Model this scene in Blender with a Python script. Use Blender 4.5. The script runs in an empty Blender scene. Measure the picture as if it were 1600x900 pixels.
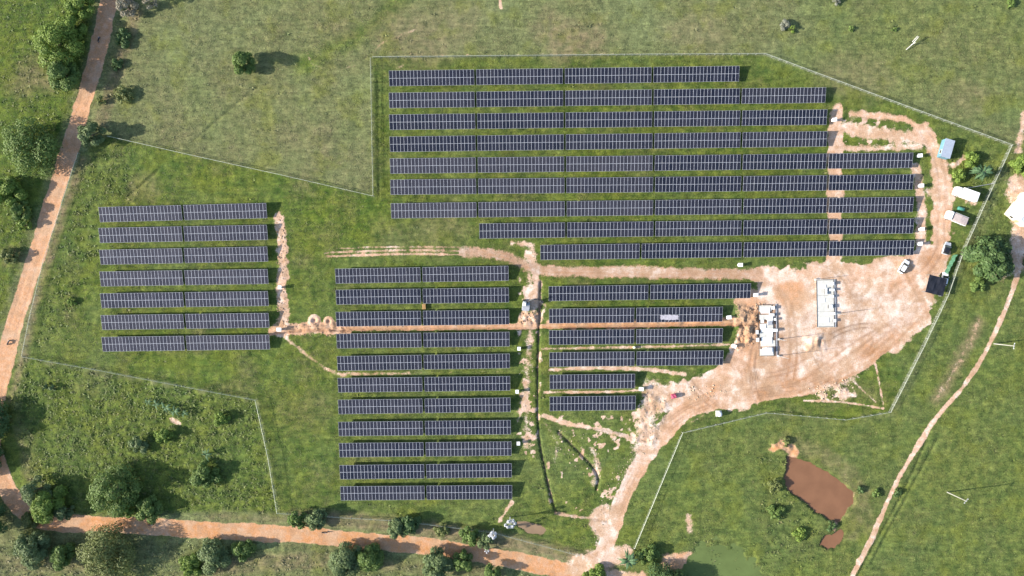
import bpy, math, random
import numpy as np
from mathutils import Vector, Matrix, Euler

S = bpy.context.scene
COL = S.collection
R = math.radians

# ------------------------------------------------------------------ camera, sky, sun, exposure
H = 228.0            # flying height of the camera, metres
M = 0.2              # metres of ground per photograph pixel
cam_d = bpy.data.cameras.new("camera")
cam = bpy.data.objects.new("camera", cam_d); COL.objects.link(cam)
cam.location = (0, 0, H); cam.rotation_euler = (0, 0, 0)
cam_d.sensor_width = 36.0; cam_d.lens = 36.0 * H / (1600 * M)
cam_d.clip_start = 1.0; cam_d.clip_end = 20000.0
S.camera = cam

SUN_EL = R(24.6)
SDX, SDY = 0.9914, 0.131                     # where shadows fall (east, slightly north)
SUN_ROT = math.atan2(-SDX, -SDY)
W = bpy.data.worlds.new("World"); S.world = W; W.use_nodes = True
wn = W.node_tree
sky = wn.nodes.new("ShaderNodeTexSky"); sky.sky_type = 'NISHITA'; sky.sun_disc = False
sky.sun_elevation = SUN_EL; sky.sun_rotation = SUN_ROT
wn.nodes["Background"].inputs[1].default_value = 0.118
wn.links.new(sky.outputs[0], wn.nodes["Background"].inputs[0])
sun_d = bpy.data.lights.new("sun", 'SUN'); sun_d.energy = 4.4; sun_d.angle = R(0.55); sun_d.color = (1.0, 0.93, 0.82)
sun = bpy.data.objects.new("sun", sun_d); COL.objects.link(sun)
sun.rotation_euler = Vector((SDX * math.cos(SUN_EL), SDY * math.cos(SUN_EL), -math.sin(SUN_EL))).to_track_quat('-Z', 'Y').to_euler()
S.view_settings.view_transform = 'Standard'; S.view_settings.look = 'None'
S.view_settings.gamma = 1.0; S.view_settings.use_curve_mapping = False
S.view_settings.exposure = 1.3

rng = np.random.default_rng(7)
random.seed(7)

def P(px, py, z=0.0):
    """world point at height z that is seen at photograph pixel (px, py)"""
    k = (H - z) / H
    return ((px - 800) * M * k, (450 - py) * M * k, z)

# ------------------------------------------------------------------ numpy noise and masks
def lattice(seed):
    return np.random.default_rng(seed).random((257, 257)).astype(np.float32)
def vnoise(x, y, s, seed):
    L = lattice(seed); u = x / s + 40.3; v = y / s + 71.7
    i = np.floor(u).astype(np.int32); j = np.floor(v).astype(np.int32)
    fu = (u - i).astype(np.float32); fv = (v - j).astype(np.float32)
    fu = fu * fu * (3 - 2 * fu); fv = fv * fv * (3 - 2 * fv)
    i %= 256; j %= 256
    a = L[j, i] * (1 - fu) + L[j, i + 1] * fu
    b = L[j + 1, i] * (1 - fu) + L[j + 1, i + 1] * fu
    return (a * (1 - fv) + b * fv) * 2 - 1
def fbm(x, y, s, seed, o=4):
    t = 0; a = 1.0; n = 0
    for k in range(o):
        t = t + a * vnoise(x, y, s / 2 ** k, seed + 17 * k); n += a; a *= 0.55
    return t / n * 1.6
def sst(e0, e1, x):
    t = np.clip((x - e0) / (e1 - e0), 0, 1); return t * t * (3 - 2 * t)

X0, X1, Y0, Y1, ST = -120, 1720, -120, 1020, 2
gx = np.arange(X0, X1 + 1, ST, dtype=np.float32); gy = np.arange(Y0, Y1 + 1, ST, dtype=np.float32)
NX, NY = len(gx), len(gy)
GX, GY = np.meshgrid(gx, gy)
N_f = fbm(GX, GY, 9, 11, 3); N_m = fbm(GX, GY, 40, 31, 4); N_l = fbm(GX, GY, 170, 51, 4); N_g = fbm(GX, GY, 6, 77, 2)
zero = lambda: np.zeros((NY, NX), np.float32)
bare, warm, lush, dry, damp, weed, hgt = zero(), zero(), zero(), zero(), zero(), zero(), zero()
warm += 0.4

def window(pts, m):
    p = np.array(pts, float)
    a = max(0, int((p[:, 0].min() - m - X0) // ST)); b = min(NX, int((p[:, 0].max() + m - X0) // ST) + 2)
    c = max(0, int((p[:, 1].min() - m - Y0) // ST)); d = min(NY, int((p[:, 1].max() + m - Y0) // ST) + 2)
    return slice(c, max(c, d)), slice(a, max(a, b))
def dline(pts, w, closed=False):
    x, y = GX[w], GY[w]; best = np.full(x.shape, 1e9, np.float32)
    n = len(pts)
    for k in range(n if closed else n - 1):
        (ax, ay), (bx, by) = pts[k][:2], pts[(k + 1) % n][:2]
        dx, dy = bx - ax, by - ay; L = dx * dx + dy * dy + 1e-9
        t = np.clip(((x - ax) * dx + (y - ay) * dy) / L, 0, 1)
        best = np.minimum(best, (x - ax - t * dx) ** 2 + (y - ay - t * dy) ** 2)
    return np.sqrt(best)
def inside(pts, w):
    x, y = GX[w], GY[w]; r = np.zeros(x.shape, bool); n = len(pts)
    for k in range(n):
        (ax, ay), (bx, by) = pts[k], pts[(k + 1) % n]
        if ay == by: continue
        c = ((ay > y) != (by > y)) & (x < (bx - ax) * (y - ay) / (by - ay) + ax); r ^= c
    return r
def smooth_line(pts, n=5):
    out = []
    q = [pts[0]] + list(pts) + [pts[-1]]
    for i in range(1, len(q) - 2):
        p0, p1, p2, p3 = [np.array(q[i + k], float) for k in (-1, 0, 1, 2)]
        for t in np.linspace(0, 1, n, endpoint=False):
            out.append(tuple(0.5 * (2 * p1 + (p2 - p0) * t + (2 * p0 - 5 * p1 + 4 * p2 - p3) * t * t + (3 * p1 - p0 - 3 * p2 + p3) * t ** 3)))
    out.append(tuple(pts[-1])); return out
def stroke(pts, width, soft=3, jag=3.0, jm=0.0):
    soft = soft * 1.25; jag = jag * .8
    m = width / 2 + soft + jag * 2 + jm * 2 + 4; w = window(pts, m)
    d = dline(pts, w) + N_f[w] * jag + N_m[w] * jm
    return w, sst(width / 2 + soft, width / 2 - soft, d)
def area(pts, soft=3, jag=4.0, jm=0.0):
    m = soft + jag * 2 + jm * 2 + 4; w = window(pts, m)
    d = dline(pts, w, True); d = np.where(inside(pts, w), -d, d) + N_f[w] * jag + N_m[w] * jm
    return w, sst(soft, -soft, d)
def put(arr, wm, v=1.0):                      # blend towards v
    w, m = wm; arr[w] += (v - arr[w]) * m
def add(arr, wm, v):
    w, m = wm; arr[w] += v * m
def top(arr, wm, v=1.0):
    w, m = wm; arr[w] = np.maximum(arr[w], m * v)

PERIM = [(583, 91), (1193, 86), (1578, 228), (1535, 320), (1500, 400), (1475, 470), (1440, 540), (1388, 643), (1318, 655), (1196, 644),
         (1065, 675), (990, 855), (968, 885), (905, 866), (770, 830), (625, 812), (520, 806), (436, 800), (402, 624), (38, 557), (75, 400), (125, 240), (170, 213), (584, 307)]
ROAD_L = smooth_line([(190, -130), (178, -50), (169, 0), (155, 70), (139, 130), (121, 190), (104, 245), (84, 310), (64, 375), (43, 440), (21, 510), (3, 580), (-10, 640), (-14, 690), (0, 742), (28, 790), (70, 815), (130, 820)])
ROAD_B = smooth_line([(70, 815), (200, 822), (330, 829), (450, 835), (560, 845), (680, 856), (780, 872), (870, 890), (930, 907), (1000, 932), (1120, 975), (1250, 1030), (1400, 1100)])
ACCESS = smooth_line([(930, 892), (948, 850), (972, 780), (1003, 720), (1030, 682), (1065, 648), (1120, 625), (1200, 612), (1270, 600), (1340, 565), (1400, 515), (1440, 470)])
FOOT = smooth_line([(1290, 1000), (1333, 898), (1360, 845), (1400, 755), (1437, 693), (1465, 650), (1508, 600), (1545, 540), (1580, 460), (1597, 400), (1620, 340), (1660, 250), (1730, 150)])
SERVICE = smooth_line([(508, 396), (580, 393), (660, 392), (740, 394), (790, 401), (830, 418), (880, 424), (1000, 426), (1100, 428), (1180, 428)])
SIDE = smooth_line([(1330, 178), (1390, 183), (1425, 192), (1450, 215), (1466, 250), (1474, 300), (1470, 350), (1468, 390), (1440, 430), (1400, 450)])
YARD = [(1150, 427), (1200, 417), (1290, 409), (1400, 402), (1440, 384), (1488, 366), (1482, 420), (1452, 438), (1452, 495), (1425, 528), (1380, 540), (1335, 585), (1270, 610), (1200, 628), (1140, 640), (1080, 645), (1040, 640), (1010, 610), (1060, 595), (1110, 582), (1145, 562), (1150, 520), (1172, 488), (1190, 455), (1185, 440)]
TRENCH = [(430, 517), (480, 513), (640, 512), (850, 510), (1000, 507), (1180, 504)]
POND = [(1229, 712), (1247, 716), (1275, 727), (1310, 750), (1336, 770), (1334, 786), (1320, 806), (1313, 818), (1295, 811), (1275, 800), (1256, 782), (1232, 765), (1226, 748), (1230, 728)]
POND2 = [(1281, 852), (1288, 840), (1305, 833), (1316, 830), (1314, 843), (1304, 856), (1292, 860)]
GREENP = [(1078, 872), (1090, 850), (1115, 846), (1150, 860), (1178, 882), (1200, 905), (1190, 940), (1070, 930)]
PUDDLE = [(803, 812), (822, 814), (845, 818), (856, 828), (846, 837), (826, 834), (810, 824)]

# --- vegetation zones
lush += 0.30 + 0.13 * N_l + 0.12 * N_m
put(lush, area([(990, 640), (1395, 650), (1445, 545), (1510, 400), (1590, 230), (1760, 200), (1760, 1100), (960, 1100), (960, 880)], 14, 6), 0.78)
put(lush, area([(-200, -200), (150, -200), (140, 60), (100, 200), (50, 350), (0, 500), (-200, 620)], 10, 6), 0.98)
put(lush, area([(-200, 640), (38, 560), (402, 625), (436, 800), (100, 806), (20, 760)], 6, 6), 0.9)
put(lush, area([(-200, 860), (100, 840), (500, 860), (900, 905), (900, 1100), (-200, 1100)], 6, 6), 0.42)
put(lush, area([(1300, -100), (1760, -100), (1760, 240), (1560, 220), (1250, 100)], 60, 10, 20), 0.52)
put(lush, area([(165, 130), (300, 95), (420, 150), (560, 150), (575, 295), (200, 215)], 30, 10, 14), 0.36)
w_, m_ = area(PERIM, 2.5, 2.0); put(lush, (w_, m_), 0.9)
lush[w_] += m_ * (0.16 * N_m[w_] + 0.22 * N_l[w_])
put(lush, stroke(smooth_line([(480, 100), (530, 70), (590, 35), (640, -30)]), 26, 16, 6, 8), 0.95)
put(lush, area([(600, 195), (590, 310), (480, 285), (470, 380), (590, 380), (610, 350)], 10, 5, 6), 1.0)
dry += np.clip(0.32 + 0.35 * N_l + 0.35 * N_m, 0, 1) * (1 - np.clip(lush, 0, 1)) * 0.9
w_, m_ = area(PERIM, 3, 2); dry[w_] += m_ * np.clip(0.30 * N_m[w_] + 0.22 * N_l[w_] - 0.02, 0, 0.5)
for c, r, v in (((905, 62), 55, .8), ((860, 45), 40, .6), ((640, 60), 70, .65), ((1100, 50), 60, .5), ((1340, 120), 60, .45), ((1510, 150), 45, .5), ((560, 250), 50, .35), ((520, 40), 40, .5), ((700, 40), 60, .5),
                ((60, 110), 40, .7), ((20, 400), 25, .7), ((690, 360), 50, .45), ((620, 370), 40, .3), ((220, 300), 30, .5), ((150, 600), 30, .5), ((215, 210), 20, .3), ((30, 130), 30, .6), ((480, 640), 50, .35), ((560, 720), 30, .25)):
    q = [(c[0] + r * math.cos(a), c[1] + r * .7 * math.sin(a)) for a in np.linspace(0, 6.28, 10)[:-1]]
    top(dry, area(q, r * .5, 5, 12), v)
for pts, wd, v in (([(212, 20), (190, 90), (172, 140), (160, 190)], 22, .9), ([(128, 250), (100, 330), (78, 400), (55, 470), (36, 550), (25, 610)], 13, .95), ([(20, 620), (40, 690), (50, 740), (70, 790)], 22, .7),
                   ([(460, 810), (560, 815), (700, 832), (850, 858), (950, 885)], 24, .95), ([(330, 806), (450, 812)], 12, .7), ([(0, 880), (150, 885)], 30, .6), ([(330, 885), (500, 875)], 30, .75), ([(600, 885), (780, 892)], 18, .6),
                   ([(1530, 505), (1490, 580), (1462, 625)], 20, .75), ([(1230, 690), (1300, 720), (1345, 770), (1330, 830)], 30, .5), ([(1350, 790), (1360, 830)], 25, .4)):
    top(dry, stroke(smooth_line(pts), wd, 7, 4), v)
# weeds (tall rough growth)
for z, v in (([(8, 640), (38, 562), (402, 628), (434, 796), (300, 802), (100, 800), (50, 770), (30, 690)], 1.0), ([(-120, 850), (100, 838), (500, 860), (880, 905), (880, 1020), (-120, 1020)], .6),
             ([(-120, -120), (145, -120), (130, 60), (95, 200), (45, 340), (0, 480), (-120, 600)], .22), ([(130, 250), (185, 225), (210, 300), (150, 330), (140, 420), (110, 500), (60, 540), (95, 400)], .6),
             ([(1560, 250), (1500, 420), (1540, 440), (1600, 380), (1720, 260)], .5), ([(1490, 230), (1570, 235), (1535, 310), (1500, 290), (1480, 260)], .8), ([(1180, 700), (1226, 715), (1250, 790), (1290, 830), (1260, 890), (1200, 860), (1190, 780)], .5)):
    top(weed, area(z, 8, 5, 4), v)

# --- bare soil
def soil(wm, wv, b=1.0):
    w, m = wm; bare[w] = np.maximum(bare[w], m * b); warm[w] += (wv - warm[w]) * np.clip(m * 1.6, 0, 1)
road_l = stroke(ROAD_L, 27, 2.2, 1.6, 1.5); road_b = stroke(ROAD_B, 26, 2.2, 1.6, 1.5)
soil(road_l, .8); soil(road_b, .92)
yard = area(YARD, 7, 5, 8); soil(yard, .30)
access = stroke(ACCESS, 24, 3, 2, 2); soil(access, .66)
acc_in = stroke(ACCESS[20:], 30, 3, 2, 3); soil(acc_in, .6)
side_a = stroke(SIDE[:14], 11, 5, 3, 2); soil(side_a, .6, .8); side_b = stroke(SIDE[13:], 27, 6, 4, 4); soil(side_b, .55); side = side_b
foot = stroke(FOOT, 7.5, 2.0, 1.2, 1.2); soil(foot, .45)
serv = stroke(SERVICE[14:], 20, 5, 2.5, 2); soil(serv, .72, .66)
soil(stroke(SERVICE[24:], 17, 5, 2.5, 2), .72, .82)
w_, m_ = serv; damp[w_] = np.maximum(damp[w_], m_ * (.42 + .2 * N_m[w_]))
for o in (-6.5, -1, 5):
    soil(stroke([(a, b + o) for a, b in SERVICE], 2.4, 2, .8, 1.2), .45, .9 if o > -3 else .7)
soil(stroke(SERVICE[:16], 15, 8, 4, 3), .5, .32)
trench = stroke(TRENCH, 8.5, 1.6, 1.5, 0); soil(trench, .75)
soil(stroke(TRENCH[:2] + [(540, 513)], 18, 4, 4), .7, .95)
soil(stroke(TRENCH[3:], 8, 2, 2), .95)
for pts, wd, sf, wv, b in (([(436, 340), (441, 380), (444, 410), (440, 450), (443, 490), (440, 517)], 14, 5, .45, .95), ([(440, 522), (480, 555), (525, 583), (560, 584), (640, 584)], 6, 4, .45, .66), ([(560, 584), (800, 580)], 3, 3, .45, .42),
                           ([(828, 430), (832, 480), (828, 520), (824, 580), (822, 640), (824, 700)], 13, 8, .3, .62), ([(826, 400), (836, 425), (838, 470)], 15, 4, .35, .9), ([(800, 380), (830, 385), (838, 420)], 8, 5, .35, .7),
                           ([(1308, 172), (1306, 240), (1304, 320), (1304, 412)], 22, 4, .5, 1), ([(1430, 262), (1440, 330), (1438, 400)], 14, 6, .4, .9), ([(1318, 198), (1370, 208), (1435, 216)], 20, 9, .45, .86), ([(1310, 232), (1380, 232), (1440, 228)], 9, 6, .35, .8),
                           ([(858, 578), (930, 575), (1010, 577), (1070, 585)], 6, 3, .35, .85), ([(846, 545), (960, 543), (1060, 541), (1140, 538)], 4, 3, .3, .85), ([(850, 613), (950, 612), (1000, 610)], 4, 2, .4, .85), ([(860, 508), (1150, 502)], 13, 3, .85, .9),
                           ([(1020, 610), (1010, 650), (1005, 700)], 34, 14, .35, .72), ([(1000, 700), (968, 770), (952, 810), (935, 850)], 12, 8, .25, .52), ([(945, 800), (930, 815), (945, 835)], 24, 9, .15, .85), ([(850, 650), (880, 660), (940, 672), (1010, 690)], 7, 3, .4, .85), ([(850, 660), (870, 690), (868, 720)], 8, 8, .1, .5),
                           ([(925, 700), (935, 735), (928, 755)], 9, 7, .2, .6), ([(868, 802), (905, 808), (945, 812)], 6, 3, .4, .8), ([(780, 815), (790, 800), (800, 785)], 6, 3, .3, .8), ([(1170, 470), (1180, 530), (1150, 570), (1130, 600)], 40, 8, .7, 1),
                           ([(1363, 550), (1372, 590), (1380, 632)], 3, 2, .35, .9), ([(1322, 585), (1345, 607), (1368, 628)], 3, 2, .35, .9), ([(1256, 626), (1320, 629), (1380, 638)], 3, 2, .4, .9), ([(1275, 610), (1310, 600), (1330, 590)], 18, 10, .2, .6),
                           ([(478, 78), (490, 100), (520, 109), (545, 105), (580, 90), (596, 68), (650, 46)], 4.0, 4, .5, .52), ([(584, 89), (700, 86), (900, 84), (1100, 84)], 2.5, 3, .3, .5), ([(1208, 700), (1225, 695), (1240, 708), (1236, 716)], 13, 5, .95, 1), ([(1395, 545), (1415, 530)], 16, 5, .25, .9), ([(780, -5), (783, 12)], 4, 2, .4, .9), ([(1600, 180), (1590, 235)], 12, 6, .5, .7), ([(1560, 420), (1590, 400), (1600, 350), (1590, 290)], 34, 12, .35, .85), ([(1530, 505), (1490, 580), (1462, 625)], 14, 8, .5, .45), ([(1045, 880), (1075, 872)], 24, 8, .75, .8), ([(1075, 805), (1078, 830)], 11, 5, .4, .6),
                           ([(1489, 258), (1505, 246)], 9, 4, .4, .8), ([(1450, 300), (1490, 300), (1520, 315)], 10, 6, .35, .7), ([(975, 868), (905, 880)], 30, 8, .3, .9), ([(820, 500), (835, 500)], 22, 5, .6, 1), ([(300, 760), (345, 765)], 9, 5, .5, .3), ([(268, 655), (282, 662)], 8, 4, .3, .7), ([(1525, 50), (1500, 60)], 10, 8, .3, .35), ([(1080, 660), (1105, 645)], 5, 3, .4, .6), ([(622, 105), (636, 103)], 6, 4, .3, .5), ([(1544, 0), (1547, 120), (1544, 215)], 1.5, 1.5, .2, .35), ([(930, 895), (1000, 905)], 20, 6, .6, 1),
                           ([(870, 575), (870, 640)], 5, 4, .3, .3), ([(1145, 545), (1155, 535)], 14, 4, .4, 1), ([(1440, 400), (1450, 470)], 20, 8, .4, .9), ([(1310, 745), (1345, 765)], 6, 6, .5, .35)):
    soil(stroke(smooth_line(pts), wd, sf, min(4, wd * .35), min(3, wd * .15)), wv, b)
# patchy bare spots in worn ground
spots = fbm(GX, GY, 11, 141, 4)
for z, t in (([(1310, 175), (1420, 185), (1455, 225), (1440, 240), (1320, 240)], .22), ([(808, 430), (850, 430), (845, 720), (808, 720)], .15), ([(850, 650), (1010, 650), (1000, 720), (950, 860), (860, 800)], .38), ([(990, 600), (1060, 615), (1010, 720), (980, 690)], .0), ([(1255, 605), (1345, 580), (1340, 625), (1270, 632)], .15)):
    w, m = area(z, 8, 4, 4); q = m * sst(t, t + .4, spots[w]) * .85; bare[w] = np.maximum(bare[w], q); warm[w] += (0.22 - warm[w]) * q
for c, r in (((491, 501), 10), ((514, 502), 8)):       # two excavated rings of sand beside the trench
    w = window([c], 24); d = np.hypot(GX[w] - c[0], GY[w] - c[1]) + N_f[w]
    m = sst(r + 2, r - 1, d); bare[w] = np.maximum(bare[w], m * .75); warm[w] += (.6 - warm[w]) * m
    hgt[w] += 0.3 * np.exp(-((d - r * .6) / 2.4) ** 2) - .55 * np.exp(-(d / 2.6) ** 2)
# wheel ruts and worn tones
for pts, wv in (([(1130, 560), (1150, 575), (1155, 600), (1140, 620)], .75), ([(1145, 560), (1165, 570), (1172, 600)], .75), ([(1270, 606), (1340, 575), (1400, 525), (1445, 480)], .85), ([(1250, 600), (1330, 560), (1390, 510), (1440, 470)], .8), ([(1262, 596), (1320, 552), (1370, 520), (1430, 500)], .7),
                ([(1240, 620), (1300, 598), (1355, 560), (1400, 530)], .85), ([(1200, 440), (1230, 470), (1240, 540), (1235, 590)], .7), ([(1250, 460), (1262, 520), (1250, 560)], .65), ([(1400, 410), (1440, 425), (1460, 400)], .6), ([(1330, 470), (1400, 500), (1440, 470)], .65), ([(1425, 440), (1440, 470)], .8), ([(1420, 430), (1435, 460), (1445, 490)], .8), ([(1360, 430), (1380, 460)], .6), ([(1180, 430), (1220, 455), (1230, 470)], .75)):
    for o in (-5, 5):
        put(warm, stroke(smooth_line([(a + o, b + o * .6) for a, b in pts]), 4.5, 3, 2, 2), wv)
        if wv >= .7:
            w, m = stroke(smooth_line([(a + o, b + o * .6) for a, b in pts]), 2.6, 2, 1.5, 2); damp[w] = np.maximum(damp[w], m * (.5 + .4 * N_m[w]))
for base_line, offs, amp in ((ACCESS, (-7, -3, 4, 8), .6), (ROAD_L, (-7, 6), .2), (ROAD_B, (-6, 6), .25), (SERVICE, (-6, -1, 5), .7), (SIDE, (-6, 5), .5)):
    for o in offs:
        q = []
        for k in range(len(base_line)):
            a = base_line[max(0, k - 1)]; b = base_line[min(len(base_line) - 1, k + 1)]
            l = math.hypot(b[0] - a[0], b[1] - a[1]) + 1e-6
            q.append((base_line[k][0] - (b[1] - a[1]) / l * o, base_line[k][1] + (b[0] - a[0]) / l * o))
        w, m = stroke(q, 2.6, 1.6, .8, 1.2); m = m * np.clip(.6 + N_m[w], 0, 1)
        damp[w] = np.maximum(damp[w], m * amp); hgt[w] -= m * .07
gt = random.Random(5)
ym = zero(); top(ym, yard)
for k in range(34):
    a0 = gt.uniform(0, 6.28); cx_t, cy_t = gt.uniform(1160, 1430), gt.uniform(420, 620); rad = gt.uniform(40, 190); sw = gt.uniform(.5, 1.4) * gt.choice((-1, 1)); am = gt.uniform(.5, 1.0)
    for o in (0, 8):
        q = [(cx_t + (rad + o) * math.cos(a0 + sw * i / 12), cy_t + (rad + o) * .8 * math.sin(a0 + sw * i / 12)) for i in range(13)]
        w, m = stroke(q, 2.4, 1.5, .6, .8); m = m * ym[w] * np.clip(.55 + 1.2 * N_m[w], 0, 1); damp[w] = np.maximum(damp[w], m * am); hgt[w] -= .05 * m
w_, m_ = yard; warm[w_] += m_ * .42 * N_m[w_]; damp[w_] += m_ * np.clip(.3 * N_l[w_] + .45 * N_m[w_] + .15 * N_f[w_] - .05, 0, .55)
# pale worn heart of the yard
put(warm, area([(1220, 430), (1300, 425), (1400, 450), (1430, 490), (1330, 540), (1250, 560), (1220, 520)], 20, 8, 10), .12)
for q_, v_ in (([(1215, 440), (1250, 440), (1262, 470), (1235, 490), (1215, 465)], .8), ([(1150, 480), (1180, 480), (1182, 530), (1150, 545)], .8), ([(1255, 525), (1285, 522), (1290, 545), (1262, 550)], .3)):
    put(warm, area(q_, 8, 4, 4), v_)
# ditches: narrow, real relief
for pts, dep, wd in (([(845, 440), (842, 520), (840, 600), (842, 680), (855, 750), (868, 800)], .75, 3.0), ([(873, 675), (900, 702), (925, 728), (935, 748), (932, 765)], .6, 3.0), ([(840, 662), (900, 668), (960, 674), (1010, 690)], .3, 2.6), ([(800, 802), (860, 800), (950, 815)], .3, 2.6), ([(300, 222), (350, 178), (402, 135)], .25, 2.2), ([(195, 310), (225, 285), (250, 262)], .35, 2.4), ([(1448, 690), (1400, 790), (1340, 900)], .3, 3), ([(1465, 685), (1420, 770), (1362, 880)], .25, 3), ([(590, 120), (592, 310)], .25, 3.5)):
    w, m = stroke(smooth_line(pts), wd, 1.6, .6, .8); hgt[w] -= dep * m; damp[w] = np.maximum(damp[w], m * min(1, dep * 1.3)); bare[w] = np.maximum(bare[w], m * dep * .8)
# trench: dug line with a spoil ridge
w, m = stroke([(a, b + 3) for a, b in TRENCH], 2.6, 1.4, .5); hgt[w] -= .6 * m; damp[w] = np.maximum(damp[w], m * .55)
w, m = stroke([(a, b - 1.5) for a, b in TRENCH], 3.2, 1.8, 1.2); hgt[w] += (.35 + .25 * N_f[w]) * m
# spoil mounds
for z, amp in (([(1150, 478), (1182, 480), (1184, 530), (1155, 545), (1150, 520)], 1.0), ([(812, 492), (838, 490), (842, 508), (815, 508)], .8), ([(440, 505), (540, 505), (540, 522), (440, 524)], .35), ([(860, 500), (1150, 496), (1150, 506), (860, 508)], .3), ([(1258, 524), (1284, 522), (1288, 546), (1262, 548)], .7), ([(1200, 690), (1240, 690), (1245, 710), (1212, 708)], .6), ([(1000, 610), (1050, 618), (1020, 700), (990, 690)], .3), ([(432, 340), (448, 380), (448, 450), (432, 515)], .2), ([(1280, 600), (1320, 592), (1325, 620), (1280, 625)], .4)):
    w, m = area(z, 6, 3, 2); hgt[w] += amp * m * (.55 + .6 * N_f[w] + .35 * N_g[w])
# road banks
w, m = stroke([(a - 0, b + 0) for a, b in ROAD_L], 40, 10, 2); hgt[w] -= .25 * m
w, m = stroke(ROAD_B, 38, 8, 2); hgt[w] -= .35 * m
for c, r in (((1410, 74), 6), ((1540, 235), 5), ((1590, 233), 5)):
    pass
# grassy relief
veg = np.clip(1 - bare, 0, 1)
hgt += veg * (.055 * N_g + .06 * N_f + .05 * N_m) + (1 - veg) * (.018 * N_g + .03 * N_m)
hgt += weed * (.12 * N_f + .06 * N_g)
# water hollows
def hollow(poly, depth, shore=5, jag=1.6, off=1.5):
    w = window(poly, 40); d = dline(poly, w, True); d = np.where(inside(poly, w), -d, d) + N_f[w] * jag + N_m[w] * jag * .8 + off
    m = sst(shore, -shore * .6, d); hgt[w] = hgt[w] * (1 - m) - depth * m
    mm = sst(shore * 1.9, 0, d); bare[w] = np.maximum(bare[w], mm * .4 * (0.55 + .45 * (N_m[w] > -.2))); damp[w] = np.maximum(damp[w], sst(shore * 1.5, -1, d) * .9); warm[w] += (.6 - warm[w]) * mm
dry -= dry * .6 * np.clip(weed - .6, 0, .4) / .4 * (GX < 440)
hollow(POND, 1.5, 4); soil(stroke([(1308, 812), (1302, 824), (1306, 836)], 9, 5, 3), .7, .6); hollow(POND2, .8, 5, 4, 0); _b, _w, _d = bare.copy(), warm.copy(), damp.copy(); hollow(GREENP, .30, 14, 9, 2); w_, m_ = area(GREENP, 14, 8, 6); hgt[w_] += m_ * (.10 * N_f[w_] + .12 * N_m[w_]); lush[w_] += (.55 - lush[w_]) * m_ * .7; bare[:], warm[:], damp[:] = _b, _w, _d; hollow(PUDDLE, .35, 3)
edge = np.minimum(np.minimum(GX - X0, X1 - GX), np.minimum(GY - Y0, Y1 - GY)); hgt *= sst(0, 40, edge)
lush = np.clip(lush, 0, 1); dry = np.clip(dry, 0, 1); bare = np.clip(bare, 0, 1); warm = np.clip(warm, 0, 1); damp = np.clip(damp, 0, 1)

def sample(arr, px, py):
    u = np.clip((np.asarray(px, float) - X0) / ST, 0, NX - 1.001); v = np.clip((np.asarray(py, float) - Y0) / ST, 0, NY - 1.001)
    i = u.astype(int); j = v.astype(int); fu = u - i; fv = v - j
    return (arr[j, i] * (1 - fu) + arr[j, i + 1] * fu) * (1 - fv) + (arr[j + 1, i] * (1 - fu) + arr[j + 1, i + 1] * fu) * fv
def gz(px, py): return float(sample(hgt, px, py))
def to_px(x, y): return x / M + 800, 450 - y / M
def gzw(x, y): return gz(*to_px(x, y))

# ------------------------------------------------------------------ materials
def new_mat(name):
    m = bpy.data.materials.new(name); m.use_nodes = True
    nt = m.node_tree; return m, nt, nt.nodes["Principled BSDF"]
class NT:
    def __init__(s, nt): s.t = nt
    def n(s, kind, **kw):
        o = s.t.nodes.new(kind)
        for k, v in kw.items():
            if k.startswith('i_'): o.inputs[k[2:].replace('_', ' ')].default_value = v
            else: setattr(o, k, v)
        return o
    def l(s, a, b): s.t.links.new(a, b)
    def attr(s, name, typ='GEOMETRY'): return s.n("ShaderNodeAttribute", attribute_name=name, attribute_type=typ).outputs["Fac"]
    def noise(s, scale, detail=3, rough=.6, vec=None):
        o = s.n("ShaderNodeTexNoise"); o.inputs["Scale"].default_value = scale; o.inputs["Detail"].default_value = detail; o.inputs["Roughness"].default_value = rough
        if vec is not None: s.l(vec, o.inputs["Vector"])
        return o.outputs["Fac"]
    def math(s, op, a, b=None, clamp=False):
        o = s.n("ShaderNodeMath", operation=op, use_clamp=clamp)
        for k, v in enumerate((a, b)):
            if v is None: continue
            if hasattr(v, 'links'): s.l(v, o.inputs[k])
            else: o.inputs[k].default_value = v
        return o.outputs[0]
    def rng(s, v, a, b, c=0.0, d=1.0, smooth=False):
        o = s.n("ShaderNodeMapRange"); o.clamp = True
        if smooth: o.interpolation_type = 'SMOOTHSTEP'
        s.l(v, o.inputs[0])
        for k, q in zip((1, 2, 3, 4), (a, b, c, d)): o.inputs[k].default_value = q
        return o.outputs[0]
    def mix(s, f, a, b, mode='MIX'):
        o = s.n("ShaderNodeMix", data_type='RGBA', blend_type=mode)
        for k, v in ((0, f), (6, a), (7, b)):
            if hasattr(v, 'links'): s.l(v, o.inputs[k])
            else: o.inputs[k].default_value = v if k == 0 else (*v, 1)
        return o.outputs[2]

C_PALE, C_LUSH, C_LUSH2 = (.148, .166, .076), (.054, .094, .014), (.118, .140, .022)
C_DRY, C_BROWN = (.225, .180, .100), (.150, .108, .066)
C_SOIL, C_ORANGE, C_DAMP = (.60, .475, .395), (.47, .222, .092), (.17, .105, .068)

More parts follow.
